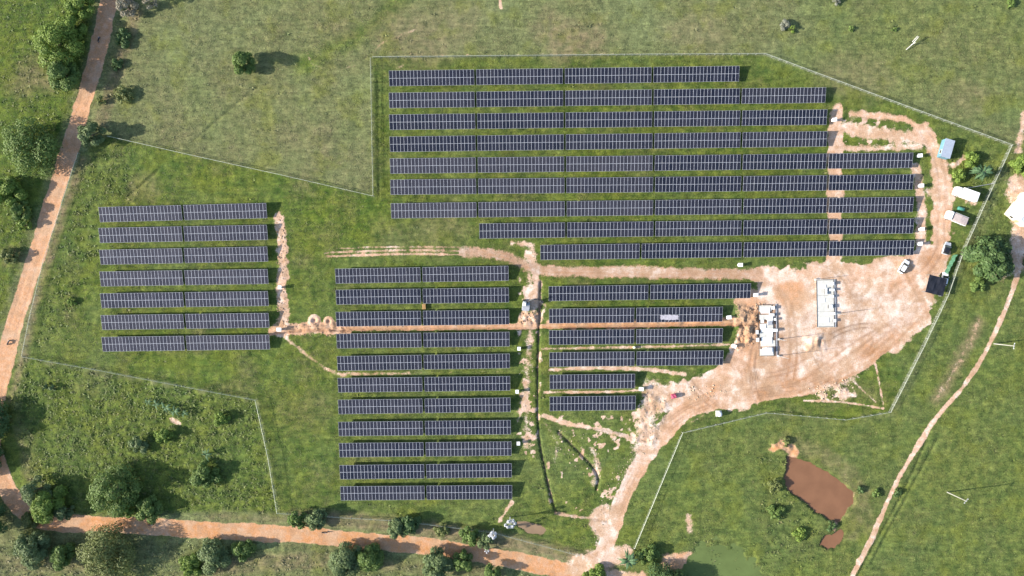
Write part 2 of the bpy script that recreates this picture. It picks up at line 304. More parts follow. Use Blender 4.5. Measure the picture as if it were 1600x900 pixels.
def grass_colour(q, pos, lush_a, dry_a):
    big = q.noise(.045, 4, .6, pos); mid = q.noise(.35, 4, .65, pos); fine = q.noise(2.1, 3, .75, pos)
    g = q.mix(q.rng(mid, .35, .68), C_LUSH, C_LUSH2)
    g = q.mix(q.math('MULTIPLY', q.rng(big, .4, .65), .35), g, (.045, .098, .028))
    c = q.mix(lush_a, C_PALE, g)
    d = q.mix(q.rng(fine, .35, .65), C_DRY, C_BROWN)
    f = q.math('MULTIPLY', dry_a, q.rng(mid, .3, .62, .35, 1.0), True)
    c = q.mix(f, c, d)
    v = q.mix(q.rng(big, .38, .62), q.rng(fine, .34, .66, .62, 1.36), q.rng(fine, .34, .66, .74, 1.26))
    v2 = q.rng(mid, .35, .65, .83, 1.17)
    mp = q.n("ShaderNodeMapping"); mp.inputs["Rotation"].default_value = (0, 0, R(-62)); mp.inputs["Scale"].default_value = (.22, 1.3, 1); q.l(pos, mp.inputs[0])
    c = q.mix(1.0, c, q.rng(q.noise(.8, 4, .65, mp.outputs[0]), .34, .66, .78, 1.2), 'MULTIPLY')
    c = q.mix(q.math('MULTIPLY', q.rng(q.noise(.11, 3, .6, pos), .52, .66), .4), c, (.132, .148, .022))
    return q.mix(1.0, q.mix(1.0, c, v, 'MULTIPLY'), v2, 'MULTIPLY'), fine
mat_ground, nt, bs = new_mat("terrain"); q = NT(nt)
pos = q.n("ShaderNodeNewGeometry").outputs["Position"]
a_b, a_w, a_l, a_d, a_m = [q.attr(k) for k in ("bare", "warm", "lush", "dry", "damp")]
gc, fine = grass_colour(q, pos, a_l, a_d)
n1 = q.noise(.9, 5, .65, pos); n2 = q.noise(.12, 4, .6, pos); n3 = q.noise(3.2, 3, .7, pos)
ww = q.math('ADD', a_w, q.math('MULTIPLY', q.math('SUBTRACT', n1, .5), .7), True)
sc = q.mix(ww, C_SOIL, C_ORANGE)
n4 = q.noise(.28, 5, .7, pos)
sc = q.mix(q.math('MULTIPLY', q.rng(n2, .47, .57), .7), sc, (.44, .29, .185))
sc = q.mix(q.math('MULTIPLY', q.rng(n4, .52, .64), q.rng(a_w, .35, .8, .75, .12)), sc, (.74, .63, .55))
sc = q.mix(q.math('MULTIPLY', q.rng(n4, .49, .38), .7), sc, (.38, .225, .13))
sc = q.mix(1.0, sc, q.rng(n3, .33, .67, .80, 1.16), 'MULTIPLY')
bf = q.rng(q.math('ADD', a_b, q.math('ADD', q.math('MULTIPLY', q.math('SUBTRACT', n1, .5), .9), q.math('MULTIPLY', q.math('SUBTRACT', n3, .5), .5))), .30, .66, smooth=True)
cc = q.mix(bf, gc, sc)
cc = q.mix(q.math('MULTIPLY', a_m, .85), cc, q.mix(bf, (.03, .036, .016), C_DAMP))
q.l(cc, bs.inputs["Base Color"]); bs.inputs["Roughness"].default_value = .95; bs.inputs["Specular IOR Level"].default_value = .12
bp = q.n("ShaderNodeBump"); bp.inputs["Strength"].default_value = .7; bp.inputs["Distance"].default_value = .12
q.l(q.math('ADD', fine, n3), bp.inputs["Height"]); q.l(bp.outputs[0], bs.inputs["Normal"])

def leafy(name, dark, light, trans=.14, tuft=False):
    m, nt, bs = new_mat(name); q = NT(nt)
    geo = q.n("ShaderNodeNewGeometry"); rnd = geo.outputs["Random Per Island"]
    if tuft:
        c, _ = grass_colour(q, geo.outputs["Position"], q.attr("lush"), q.attr("dry"))
        c = q.mix(1.0, c, q.rng(rnd, 0, 1, .75, 1.55), 'MULTIPLY')
    else:
        f = q.math('ADD', q.math('MULTIPLY', rnd, .6), q.math('MULTIPLY', q.noise(.5, 2, .5, geo.outputs["Position"]), .5), True)
        c = q.mix(f, dark, light)
    q.l(c, bs.inputs["Base Color"]); bs.inputs["Roughness"].default_value = .6; bs.inputs["Specular IOR Level"].default_value = .25
    tr = q.n("ShaderNodeBsdfTranslucent"); q.l(c, tr.inputs[0]); mx = q.n("ShaderNodeMixShader"); mx.inputs[0].default_value = trans
    q.l(bs.outputs[0], mx.inputs[1]); q.l(tr.outputs[0], mx.inputs[2]); q.l(mx.outputs[0], nt.nodes["Material Output"].inputs[0])
    return m
def plain(name, col, rough=.6, metal=0.0, var=.12, scale=2.0, spec=.4, bump=0.0):
    m, nt, bs = new_mat(name); q = NT(nt)
    co = q.n("ShaderNodeTexCoord").outputs["Object"]
    c = q.mix(1.0, col, q.rng(q.noise(scale, 4, .6, co), .3, .7, 1 - var, 1 + var), 'MULTIPLY')
    q.l(c, bs.inputs["Base Color"]); bs.inputs["Roughness"].default_value = rough; bs.inputs["Metallic"].default_value = metal; bs.inputs["Specular IOR Level"].default_value = spec
    if bump:
        b = q.n("ShaderNodeBump"); b.inputs["Strength"].default_value = .6; b.inputs["Distance"].default_value = bump
        q.l(q.noise(scale * 4, 3, .6, co), b.inputs["Height"]); q.l(b.outputs[0], bs.inputs["Normal"])
    return m
M_tuft = leafy("grass_blades", None, None, .2, True)
LEAF = {
 'bright': leafy("leaves_bright", (.080, .145, .020), (.200, .270, .055)), 'dark': leafy("leaves_dark", (.038, .080, .024), (.100, .155, .052)),
 'teal': leafy("leaves_grey_green", (.068, .112, .040), (.160, .205, .085)), 'mid': leafy("leaves_mid", (.060, .115, .024), (.150, .210, .055)),
 'pale': leafy("leaves_pale_dry", (.16, .14, .10), (.34, .31, .23)), 'olive': leafy("leaves_olive", (.085, .115, .030), (.180, .200, .070)), 'grey': leafy("twigs_grey", (.13, .135, .10), (.27, .28, .22)), 'white': leafy("twigs_white", (.42, .43, .46), (.72, .73, .76), .1)}
M_bark = plain("bark", (.13, .10, .075), .9, 0, .3, 3, .2, .03); M_barkpale = plain("bark_bleached", (.55, .54, .52), .85, 0, .2, 3, .2, .02)
M_alu = plain("module_frame", (.58, .60, .66), .45, 0, .05); M_steel = plain("galvanised_steel", (.42, .44, .45), .5, .5, .15)
M_white = plain("white_paint", (.78, .78, .77), .45, 0, .06); M_offwhite = plain("off_white_metal", (.70, .71, .70), .5, 0, .1)
M_black = plain("black_rubber", (.02, .02, .021), .8, 0, .2); M_dark = plain("dark_metal", (.05, .05, .055), .5, .2, .2); M_grey = plain("grey_metal", (.32, .33, .36), .55, .1, .15)
M_conc = plain("concrete", (.50, .49, .45), .85, 0, .12, 1.2, .2, .02); M_post = plain("concrete_post", (.30, .31, .28), .85, 0, .15, 3, .2)
M_wire = plain("fence_wire", (.40, .43, .36), .5, .2, .1); M_glass = plain("vehicle_glass", (.015, .018, .02), .08, 0, .05, 2, .6)
M_wood = plain("timber", (.44, .33, .2), .8, 0, .25, 4, .2, .02); M_clod = plain("clods", (.38, .25, .16), .95, 0, .3, 1.5, .1, .03)
M_navyroof = plain("black_net", (.014, .016, .024), .7, 0, .3, .8, .2); M_magenta = plain("magenta_fabric", (.36, .06, .11), .7, 0, .12)

M_cell, nt, bs = new_mat("solar_glass"); q = NT(nt)
rn = q.n("ShaderNodeObjectInfo").outputs["Random"]; co = q.n("ShaderNodeTexCoord").outputs["Object"]
sep = q.n("ShaderNodeSeparateXYZ"); q.l(co, sep.inputs[0])
c = q.mix(rn, (.010, .012, .021), (.016, .018, .030))
c = q.mix(q.attr('dust_sheen', 'OBJECT'), c, (.20, .18, .19))  # dust plus a pale sky reflection, both mixed into the glass colour
gxl = q.math('LESS_THAN', q.math('FRACT', q.math('MULTIPLY', sep.outputs[0], 5.6)), .06); gyl = q.math('LESS_THAN', q.math('FRACT', q.math('MULTIPLY', sep.outputs[1], 10.4)), .07)
q.l(c, bs.inputs["Base Color"]); q.l(q.rng(rn, 0, 1, .16, .28), bs.inputs["Roughness"]); bs.inputs["Specular IOR Level"].default_value = .32

def water(name, col, rough):
    m, nt, bs = new_mat(name); q = NT(nt)
    ps = q.n("ShaderNodeNewGeometry").outputs["Position"]
    c = q.mix(1.0, col, q.rng(q.noise(.25, 3, .5, ps), .35, .65, .92, 1.08), 'MULTIPLY')
    q.l(c, bs.inputs["Base Color"]); bs.inputs["Roughness"].default_value = rough; bs.inputs["Specular IOR Level"].default_value = .3 if rough < .5 else .06
    b = q.n("ShaderNodeBump"); b.inputs["Strength"].default_value = .08; b.inputs["Distance"].default_value = .05; q.l(q.noise(1.5, 2, .5, ps), b.inputs["Height"]); q.l(b.outputs[0], bs.inputs["Normal"])
    return m
M_pond = water("muddy_water", (.185, .092, .050), .25); M_green = water("green_water", (.100, .135, .045), .8); M_pud = water("puddle_water", (.22, .15, .092), .3)

# ------------------------------------------------------------------ mesh helpers
def link(o, parent=None):
    COL.objects.link(o)
    if parent is not None: o.parent = parent
    return o
def tag(o, label, cat, group=None):
    o['label'] = label; o['category'] = cat
    if group: o['group'] = group
    return o
def np_mesh(name, v, f, mat, attrs=None, smooth=False):
    """v (n,3); f (m,k) one face size"""
    me = bpy.data.meshes.new(name); v = np.ascontiguousarray(v, np.float32); f = np.ascontiguousarray(f, np.int32)
    me.vertices.add(len(v)); me.vertices.foreach_set("co", v.ravel())
    k = f.shape[1]; me.loops.add(f.size); me.loops.foreach_set("vertex_index", f.ravel())
    me.polygons.add(len(f)); me.polygons.foreach_set("loop_start", np.arange(0, f.size, k, dtype=np.int32))
    if smooth: me.polygons.foreach_set("use_smooth", np.ones(len(f), bool))
    me.materials.append(mat); me.update(calc_edges=True)
    for a, arr in (attrs or {}).items():
        at = me.attributes.new(a, 'FLOAT', 'POINT'); at.data.foreach_set("value", np.ascontiguousarray(arr, np.float32).ravel())
    return me
def empty(name, loc, rz=0.0):
    o = bpy.data.objects.new(name, None); o.location = loc; o.rotation_euler = (0, 0, rz); o.empty_display_size = .5
    return link(o)
class MB:
    def __init__(s): s.v = []; s.f = []
    def quad(s, *p):
        n = len(s.v); s.v += [tuple(a) for a in p]; s.f.append(tuple(range(n, n + len(p)))); return s
    def box(s, c, d, rz=0.0, rx=0.0):
        n = len(s.v); mt = Matrix.Translation(c) @ Euler((rx, 0, rz)).to_matrix().to_4x4()
        for x in (-.5, .5):
            for y in (-.5, .5):
                for z in (-.5, .5): s.v.append(tuple(mt @ Vector((x * d[0], y * d[1], z * d[2]))))
        for a in ((0, 1, 3, 2), (4, 6, 7, 5), (0, 4, 5, 1), (2, 3, 7, 6), (0, 2, 6, 4), (1, 5, 7, 3)): s.f.append(tuple(n + k for k in a))
        return s
    def tube(s, pts, rad, n=6, cap=True):
        pts = [Vector(p) for p in pts]; base = len(s.v)
        for i, p in enumerate(pts):
            d = (pts[min(i + 1, len(pts) - 1)] - pts[max(i - 1, 0)]).normalized()
            u = d.cross(Vector((0, 0, 1)) if abs(d.z) < .9 else Vector((1, 0, 0))).normalized(); w = d.cross(u)
            r = rad[i] if hasattr(rad, '__len__') else rad
            for k in range(n):
                a = 2 * math.pi * k / n; s.v.append(tuple(p + (u * math.cos(a) + w * math.sin(a)) * r))
        for i in range(len(pts) - 1):
            for k in range(n):
                a = base + i * n + k; b = base + i * n + (k + 1) % n; s.f.append((a, a + n, b + n, b))
        if cap:
            s.f.append(tuple(base + k for k in range(n))); s.f.append(tuple(base + (len(pts) - 1) * n + n - 1 - k for k in range(n)))
        return s
    def loft(s, secs, ch=.2):
        """secs: (x, half width, z low, z high): rounded boxes strung along x"""
        base = len(s.v)
        for x, w, z0, z1 in secs:
            c = min(w, (z1 - z0) / 2) * ch * 2
            for y, z in ((-w + c * .5, z0), (w - c * .5, z0), (w, z0 + c * .5), (w, z1 - c), (w - c, z1), (-w + c, z1), (-w, z1 - c), (-w, z0 + c * .5)): s.v.append((x, y, z))
        for i in range(len(secs) - 1):
            for k in range(8):
                a = base + i * 8 + k; b = base + i * 8 + (k + 1) % 8; s.f.append((a, b, b + 8, a + 8))
        s.f.append(tuple(base + 7 - k for k in range(8))); s.f.append(tuple(base + (len(secs) - 1) * 8 + k for k in range(8)))
        return s
    def mesh(s, name, mat, smooth=False):
        me = bpy.data.meshes.new(name); me.from_pydata(s.v, [], s.f); me.materials.append(mat)
        if smooth: me.polygons.foreach_set("use_smooth", [True] * len(me.polygons))
        return me
    def obj(s, name, mat, parent=None, bevel=0.0, smooth=False):
        o = link(bpy.data.objects.new(name, s.mesh(name, mat, smooth)), parent)
        if bevel:
            b = o.modifiers.new("bevel", 'BEVEL'); b.width = bevel; b.segments = 2
        return o

# ------------------------------------------------------------------ ground and surfaces
vx = (GX - 800) * M; vy = (450 - GY) * M
ATT = {"bare": bare, "warm": warm, "lush": lush, "dry": dry, "damp": damp}
idx = np.arange(NX * NY).reshape(NY, NX)
quads = np.stack([idx[1:, :-1], idx[1:, 1:], idx[:-1, 1:], idx[:-1, :-1]], -1)
gv = np.stack([vx, vy, hgt], -1).reshape(-1, 3)
B = 4500.0                                     # the sheet runs on to the horizon
wx0, wx1, wy0, wy1 = (X0 - 800) * M, (X1 - 800) * M, (450 - Y1) * M, (450 - Y0) * M
far = np.array([(-B, -B, 0), (B, -B, 0), (B, B, 0), (-B, B, 0), (wx0, wy0, 0), (wx1, wy0, 0), (wx1, wy1, 0), (wx0, wy1, 0)])
n0 = len(gv)
fq = np.array([(0, 1, 5, 4), (1, 2, 6, 5), (2, 3, 7, 6), (3, 0, 4, 7)]) + n0
fa = {"bare": 0, "warm": .4, "lush": .5, "dry": .3, "damp": 0}
me = np_mesh("ground", np.vstack([gv, far]), np.vstack([quads.reshape(-1, 4), fq]), mat_ground, {k: np.concatenate([a.ravel(), np.full(8, fa[k])]) for k, a in ATT.items()}, True)
g_o = link(bpy.data.objects.new("ground", me)); g_o['kind'] = 'structure'; g_o['label'] = 'green pasture and bare soil around the solar farm'

taken = np.zeros((NY - 1, NX - 1), bool)
def surface(name, wms, label, dz=.02, thr=.5):
    m = zero()
    for wm in wms: top(m, wm)
    c = (m[1:, :-1] + m[1:, 1:] + m[:-1, 1:] + m[:-1, :-1]) / 4
    sel = (c > thr) & ~taken; taken[sel] = True
    f = quads[sel]; u, inv = np.unique(f.ravel(), return_inverse=True)
    me = np_mesh(name, gv[u] + np.array([0, 0, dz]), inv.reshape(-1, 4), mat_ground, {k: a.ravel()[u] for k, a in ATT.items()}, True)
    o = link(bpy.data.objects.new(name, me)); o['kind'] = 'structure'; o['label'] = label; return o
surface("dirt_road", [road_l, road_b], 'orange dirt road along the farm and bottom edge')
surface("dirt_yard", [yard, acc_in], 'pale bare construction yard of trodden soil')
surface("access_road", [access, side_a, side_b], 'sandy access road curving up from the dirt road to the yard')
surface("cable_trench", [trench], 'long straight trench of turned brown soil across the farm')
surface("service_track", [serv], 'rutted brown track between the panel blocks')
surface("footpath", [foot], 'narrow pale footpath across the green field at right')

def pool(name, poly, z, mat, label, ex=1.2):
    m = MB(); q = smooth_line(poly + [poly[0]], 4)[:-1]
    cx = sum(a for a, b in q) / len(q); cy = sum(b for a, b in q) / len(q)
    pts = [P(cx + (a - cx) * ex + random.uniform(-.5, .5), cy + (b - cy) * ex, 0)[:2] for a, b in q]
    m.quad(*[(a, b, z) for a, b in reversed(pts)])
    o = m.obj(name, mat); o['kind'] = 'structure'; o['label'] = label
pool("pond_water", POND, -.62, M_pond, 'still reddish brown water of the pond in the green field')
pool("pond_water", POND2, -.38, M_pond, 'small muddy pool below the brown pond')
pool("pond_water", GREENP, -.20, M_green, 'murky green pool at the bottom edge', 1.3)
pool("puddle_water", PUDDLE, -.16, M_pud, 'tan muddy puddle inside the bottom fence')

# grass: short blades in tufts, one uncountable mass
def tufts(name, n, weight, size, up, label, blades=3, mat=M_tuft):
    px = rng.uniform(-60, 1660, n * 3); py = rng.uniform(-60, 960, n * 3)
    keep = rng.random(n * 3) < np.clip(weight(px, py), 0, 1); px = px[keep][:n]; py = py[keep][:n]; n = len(px)
    x = (px - 800) * M; y = (450 - py) * M; z = sample(hgt, px, py)
    s = size * rng.uniform(.5, 1.5, n); ang = rng.uniform(0, 6.283, n)
    V = np.zeros((n, blades, 3, 3), np.float32)
    for k in range(blades):
        a = ang + k * 6.283 / blades + rng.uniform(-.5, .5, n); ca, sa = np.cos(a), np.sin(a)
        wd = s * rng.uniform(.35, .6, n); ln = s * rng.uniform(.5, 1.1, n); hh = s * up * rng.uniform(.6, 1.3, n)
        V[:, k, 0] = np.stack([x - sa * wd * .5, y + ca * wd * .5, z - .02], -1); V[:, k, 1] = np.stack([x + sa * wd * .5, y - ca * wd * .5, z - .02], -1)
        V[:, k, 2] = np.stack([x + ca * ln, y + sa * ln, z + hh], -1)
    v = V.reshape(-1, 3); f = np.arange(len(v)).reshape(-1, 3); rep = blades * 3
    me = np_mesh(name, v, f, mat, {"lush": np.repeat(np.clip(sample(lush, px, py) + rng.normal(0, .1, n), 0, 1), rep), "dry": np.repeat(np.clip(sample(dry, px, py) + rng.normal(0, .15, n), 0, 1), rep)})
    o = link(bpy.data.objects.new(name, me)); o['kind'] = 'stuff'; o['label'] = label; return o
tufts("grass", 170000, lambda a, b: sst(.45, .1, sample(bare, a, b)) * (.55 + .45 * sample(N_m, a, b)), .36, .34, 'short green and straw coloured grass over the pasture and between the panels')
tufts("weeds", 15000, lambda a, b: sst(.4, .1, sample(bare, a, b)) * (sample(weed, a, b) * 1.1 + .012 + .16 * ((a > 1065) & (a < 1215) & (b > 838)) + .10 * (sample(dry, a, b) > .5)), .75, .36, 'rough taller weeds along the roads and in the lower left corner', 5)

# clods and rubble
def clods(name, zones, label, mat):
    oct_v = np.array([(1, 0, 0), (-1, 0, 0), (0, 1, 0), (0, -1, 0), (0, 0, 1), (0, 0, -1)], float); oct_f = np.array([(0, 2, 4), (2, 1, 4), (1, 3, 4), (3, 0, 4), (2, 0, 5), (1, 2, 5), (3, 1, 5), (0, 3, 5)])
    vs, fs, c = [], [], 0
    for poly, n, s in zones:
        p = np.array(poly); got = 0
        while got < n:
            a = random.uniform(p[:, 0].min(), p[:, 0].max()); b = random.uniform(p[:, 1].min(), p[:, 1].max())
            ins = False
            for k in range(len(poly)):
                (ax, ay), (bx, by) = poly[k], poly[(k + 1) % len(poly)]
                if (ay > b) != (by > b) and a < (bx - ax) * (b - ay) / (by - ay) + ax: ins = not ins
            if not ins: continue
            got += 1; r = s * random.choice((.35, .5, .5, .7, 1.0)) * random.uniform(.7, 1.2)
            v = oct_v * (r * random.uniform(.7, 1.3), r * random.uniform(.7, 1.3), r * .7) + rng.normal(0, r * .16, (6, 3))
            ca, sa = math.cos(got), math.sin(got); v = v @ np.array([(ca, -sa, 0), (sa, ca, 0), (0, 0, 1)])
            vs.append(v + np.array([(a - 800) * M, (450 - b) * M, gz(a, b) + r * .15])); fs.append(oct_f + c); c += 6
    o = link(bpy.data.objects.new(name, np_mesh(name, np.vstack(vs), np.vstack(fs), mat))); o['kind'] = 'stuff'; o['label'] = label
clods("soil_clods", [([(445, 505), (540, 506), (640, 511), (640, 520), (540, 525), (445, 526)], 420, .24), ([(640, 510), (1150, 500), (1150, 510), (640, 517)], 420, .18), ([(1148, 476), (1184, 478), (1186, 535), (1150, 550)], 420, .26), ([(810, 490), (842, 488), (845, 510), (810, 510)], 90, .35), ([(432, 340), (448, 340), (450, 515), (432, 515)], 200, .3)], 'broken clods of dug brown soil along the trench and mounds', M_clod)
clods("rubble", [([(1005, 605), (1060, 618), (1030, 680), (1000, 720), (985, 690)], 420, .22), ([(1060, 605), (1140, 600), (1130, 620), (1060, 630)], 90, .3), ([(960, 730), (1000, 690), (960, 800), (930, 860), (925, 820)], 110, .22), ([(1262, 606), (1330, 588), (1335, 605), (1280, 628)], 110, .3), ([(1180, 470), (1215, 470), (1215, 480), (1180, 480)], 40, .3), ([(1318, 180), (1440, 200), (1440, 236), (1318, 238)], 90, .2), ([(815, 560), (835, 560), (835, 700), (815, 700)], 60, .2), ([(860, 670), (940, 680), (940, 740), (870, 720)], 70, .3)], 'pale stones and rubble strewn beside the access road', plain("rubble", (.44, .34, .25), .9, 0, .3, 1.5, .1, .03))

# ------------------------------------------------------------------ solar tables
TILT = R(10.5); MP, ML = 1.132, 2.32
def module_mesh():
    m = MB(); w, l, t, f = 1.115, 2.295, .04, .027
    o = [(-w / 2, -l / 2), (w / 2, -l / 2), (w / 2, l / 2), (-w / 2, l / 2)]; i = [(-w / 2 + f, -l / 2 + f), (w / 2 - f, -l / 2 + f), (w / 2 - f, l / 2 - f), (-w / 2 + f, l / 2 - f)]
    for k in range(4):
        k2 = (k + 1) % 4
        m.quad((*o[k], 0), (*o[k2], 0), (*i[k2], 0), (*i[k], 0)); m.quad((*o[k], -t), (*o[k2], -t), (*o[k2], 0), (*o[k], 0))
    m.quad(*[(*a, -.004) for a in i]); m.quad(*[(*a, -t) for a in reversed(o)])
    me = m.mesh("module", M_alu); me.materials.append(M_cell)
    me.polygons[8].material_index = 1; return me
MOD = module_mesh()
FRAMES = {}
def frame_mesh(n):
    if n in FRAMES: return FRAMES[n]
    m = MB(); L = n * MP; ct, st_ = math.cos(TILT), math.sin(TILT)
    for yy in (-1.75, -.6, .6, 1.75): m.box((0, yy * ct, 1.58 + yy * st_ - .085), (L - .1, .06, .08), 0, TILT)
    k = 8
    for a in range(k):
        x = -L / 2 + L * (a + .5) / k
        m.box((x, 0, 1.58 - .17), (.08, 4.1, .09), 0, TILT)
        for yy in (-1.25, 1.25):
            zt = 1.58 + yy * st_ - .2; m.box((x, yy * ct, (zt - .4) / 2), (.1, .1, zt + .4))
    FRAMES[n] = m.mesh("support_frame", M_steel); return FRAMES[n]
ORD = ['', 'first', 'second', 'third', 'fourth', 'fifth', 'sixth', 'seventh', 'eighth', 'ninth', 'tenth', 'eleventh']
def table(pa, pb, n, label, group):
    """pa, pb: pixel of the middle of the left and right ends"""
    zc = 1.58
    a = Vector(P(*pa, zc)[:2]); b = Vector(P(*pb, zc)[:2]); c = (a + b) / 2; d = b - a
    zg = gzw(c.x, c.y) * .0
    t = empty("solar_table", (c.x, c.y, zg), math.atan2(d.y, d.x)); tag(t, label, "solar panels", group)
    sx = d.length / (n * MP); t.scale = (sx, 1, 1)
    link(bpy.data.objects.new("support_frame", frame_mesh(n)), t)
    dust_sheen = max(0, min(.4, .02 + (.11 if pa[0] < 500 else .09 if (pa[0] < 1000 and 230 < pa[1] < 345) else .02 if pa[0] < 1000 else 0) + random.gauss(0, .02)))  # left block and some upper rows painted paler, imitating reflection along with dust
    tw = random.gauss(0, .006)
    for j in (-1, 1):
        yy = j * ML / 2
        for i in range(n):
            o = bpy.data.objects.new("solar_module", MOD)
            o.location = ((i - (n - 1) / 2) * MP, yy * math.cos(TILT), zc + yy * math.sin(TILT) + random.uniform(-.006, .006))
            o.rotation_euler = (TILT + tw + random.gauss(0, .004), random.gauss(0, .003), 0); o['dust_sheen'] = dust_sheen + random.uniform(-.02, .02); link(o, t)
def block(rows, phrase, group, nmods):
    R_ = len(rows)
    for ri, (xl, yl, xr, yr, gaps) in enumerate(rows):
        xs = [xl] + [g for gp in gaps for g in (gp - 1.8, gp + 1.8)] + [xr]; k = len(xs) // 2
        for ti in range(k):
            xa, xb = xs[2 * ti], xs[2 * ti + 1]; f = lambda x: yl + (yr - yl) * (x - xl) / (xr - xl)
            n = nmods if nmods else max(20, round((xb - xa) / 5.6))
            rowp = 'top' if ri == 0 else 'bottom' if ri == R_ - 1 else ORD[ri + 1]
            tp = 'only solar table' if k == 1 else ('left solar table' if ti == 0 else 'right solar table') if k == 2 else f'{ORD[ti + 1]} solar table from left'
            table((xa, f(xa)), (xb, f(xb)), n, f"{tp} in the {rowp} row of {phrase}", group)
block([(608, 122.5, 1155, 115, (742.5, 881, 1019.5)), (608, 157, 1290, 148.5, (743, 881.5, 1020, 1157.5)), (608.5, 191, 1292, 183, (744, 882, 1020.5, 1158)), (609, 225.5, 1292, 217, (744.5, 882.5, 1021, 1158.5)),
       (609.5, 259.5, 1426, 250.5, (745, 883, 1021.5, 1159, 1293)), (610, 292.5, 1427, 284.5, (745.5, 883.5, 1022, 1159.5, 1293.5)), (611, 329.5, 1427, 319.5, (746, 884, 1022, 1160, 1293.5)), (749, 361, 1427.5, 353, (884.5, 1022.5, 1160, 1294)),
       (844.5, 394.5, 1428, 387, (1001, 1160.5, 1294))], 'the big upper right block', 'solar tables of the big upper right block', None)
block([(155, 335.5, 416.5, 329, (285.5,)), (155, 368, 417.5, 363, (286,)), (156, 402, 418, 397, (286.5,)), (156.5, 436, 418.5, 432, (287,)), (157.5, 470, 419, 466.5, (288,)), (158.5, 504, 420, 500.5, (288.5,)), (159.5, 538, 421, 534.5, (289.5,))],
      'the small block at left', 'solar tables of the small left block', 24)
block([(524, 431.5, 794.5, 427, (658.5,)), (525, 464.5, 795, 461, (659,)), (525, 499, 795.5, 495.5, (659.5,)), (526, 533, 796, 530, (660,)), (527, 568, 796.5, 564, (660.5,)), (528, 602, 797, 599, (661.5,)), (528.5, 636, 797.5, 632.5, (662,)),
       (529, 670.5, 798, 667.5, (662.5,)), (530, 703.5, 799, 701, (663.5,)), (531, 738, 799.5, 735, (664.5,)), (532, 771, 800, 769, (665,))], 'the middle block', 'solar tables of the lower middle block', 24)
block([(857.5, 459, 1173, 454.5, (1014.5,)), (858, 494, 1129, 491, (992.5,)), (858, 527.5, 1129, 524.5, (992.5,)), (858.5, 562, 1130, 559, (993,)), (859, 597, 992, 595.5, ()), (859, 631, 993, 629.5, ())], 'the block beside the bare yard', 'solar tables beside the bare yard', None)

# ------------------------------------------------------------------ fences
def post_mesh():
    m = MB(); m.box((0, 0, .78), (.09, .09, 1.8)); return m.mesh("post", M_post)
POST = post_mesh()
def fence(path, label, hh=1.5, step=2.5, cat="fence", group=None, dens=.05):
    w = [Vector(P(*p)[:2]) for p in path]
    f = empty("wire_fence", (w[0].x, w[0].y, gz(*path[0]))); tag(f, label, cat, group); o0 = f.location.copy()
    m = MB(); rail = MB()
    for a, b in zip(w[:-1], w[1:]):
        d = b - a; L = d.length; u = d / L; n = max(1, round(L / step))
        for k in range(n + (b == w[-1])):
            p = a + d * (k / n); o = bpy.data.objects.new("post", POST); link(o, f)
            o.location = (p.x - o0.x, p.y - o0.y, gzw(p.x, p.y) - o0.z - .05); o.rotation_euler = (random.gauss(0, .02), random.gauss(0, .02), math.atan2(u.y, u.x))
        def at(s, z):
            s = min(max(s, 0), L); p = a + u * s; return (p.x - o0.x, p.y - o0.y, gzw(p.x, p.y) - o0.z + z)
        bw = .012; k = -hh
        while k < L:
            for sg in (1, -1):
                s0, s1 = (k, k + hh) if sg == 1 else (k + hh, k)
                z0, z1 = .05, hh
                if s0 < 0: z0 = .05 + (-s0) * (hh - .05) / hh
                if s1 < 0: z1 = hh + s1 * (hh - .05) / hh
                if s0 > L: z0 = .05 + (s0 - L) * (hh - .05) / hh
                if s1 > L: z1 = hh - (s1 - L) * (hh - .05) / hh
                m.quad(at(s0 - bw / 2, z0), at(s0 + bw / 2, z0), at(s1 + bw / 2, z1), at(s1 - bw / 2, z1))
            k += dens * 2
        for z in (hh + .02,): rail.tube([at(s, z) for s in np.linspace(0, L, max(2, int(L / 4)))], .035, 4, False)
        nrm = Vector((-u.y, u.x)) * .3
        for z, q in ((hh + .12, 0), (hh + .22, .05)):
            rail.tube([(x + nrm.x * q, y + nrm.y * q, zz) for x, y, zz in (at(s, z) for s in np.linspace(0, L, max(2, int(L / 4))))], .014, 3, False)
    o = m.obj("chain_link", M_wire, f); o['kind'] = 'stuff'
    rail.obj("rail", M_wire, f)
    return f
FG = 'wire fence runs around the solar farm'
fence([(583, 91), (800, 89), (1000, 87), (1193, 86)], 'straight wire fence along the top of the big panel block', group=FG)
fence([(1193, 86), (1320, 133), (1450, 181), (1578, 228)], 'slanting wire fence from the top row down to the right corner', group=FG)
fence([(580, 92), (584, 306)], 'short wire fence running straight down beside the leftmost upper tables', group=FG)
fence([(172, 214), (290, 241), (440, 274), (584, 307)], 'slanting wire fence between dull pasture and the left panel block', 1.4, 3.0, group=FG, dens=.06)
fence([(1576, 229), (1535, 318), (1500, 396), (1478, 460), (1440, 540), (1388, 643)], 'wire fence passing the trucks and black shelter at the right edge', group=FG)
fence([(1388, 643), (1318, 655), (1196, 644), (1065, 675), (990, 855)], 'wire fence between the access road and the brown pond', 1.5, 2.6, group=FG, dens=.055)
fence([(40, 557), (160, 578), (290, 603), (402, 624), (422, 715), (436, 800)], 'wire fence around the weedy lower left corner', 1.9, 2.8, group=FG, dens=.055)
fence([(436, 800), (520, 806), (625, 812), (770, 830), (905, 866)], 'low wire fence along the bank above the bottom road', 1.4, 3.0, group=FG, dens=.09)
fence([(125, 240), (100, 320), (72, 405), (52, 490), (38, 556)], 'thin wire fence in weeds beside the left dirt road', 1.4, 3.0, group=FG, dens=.09)

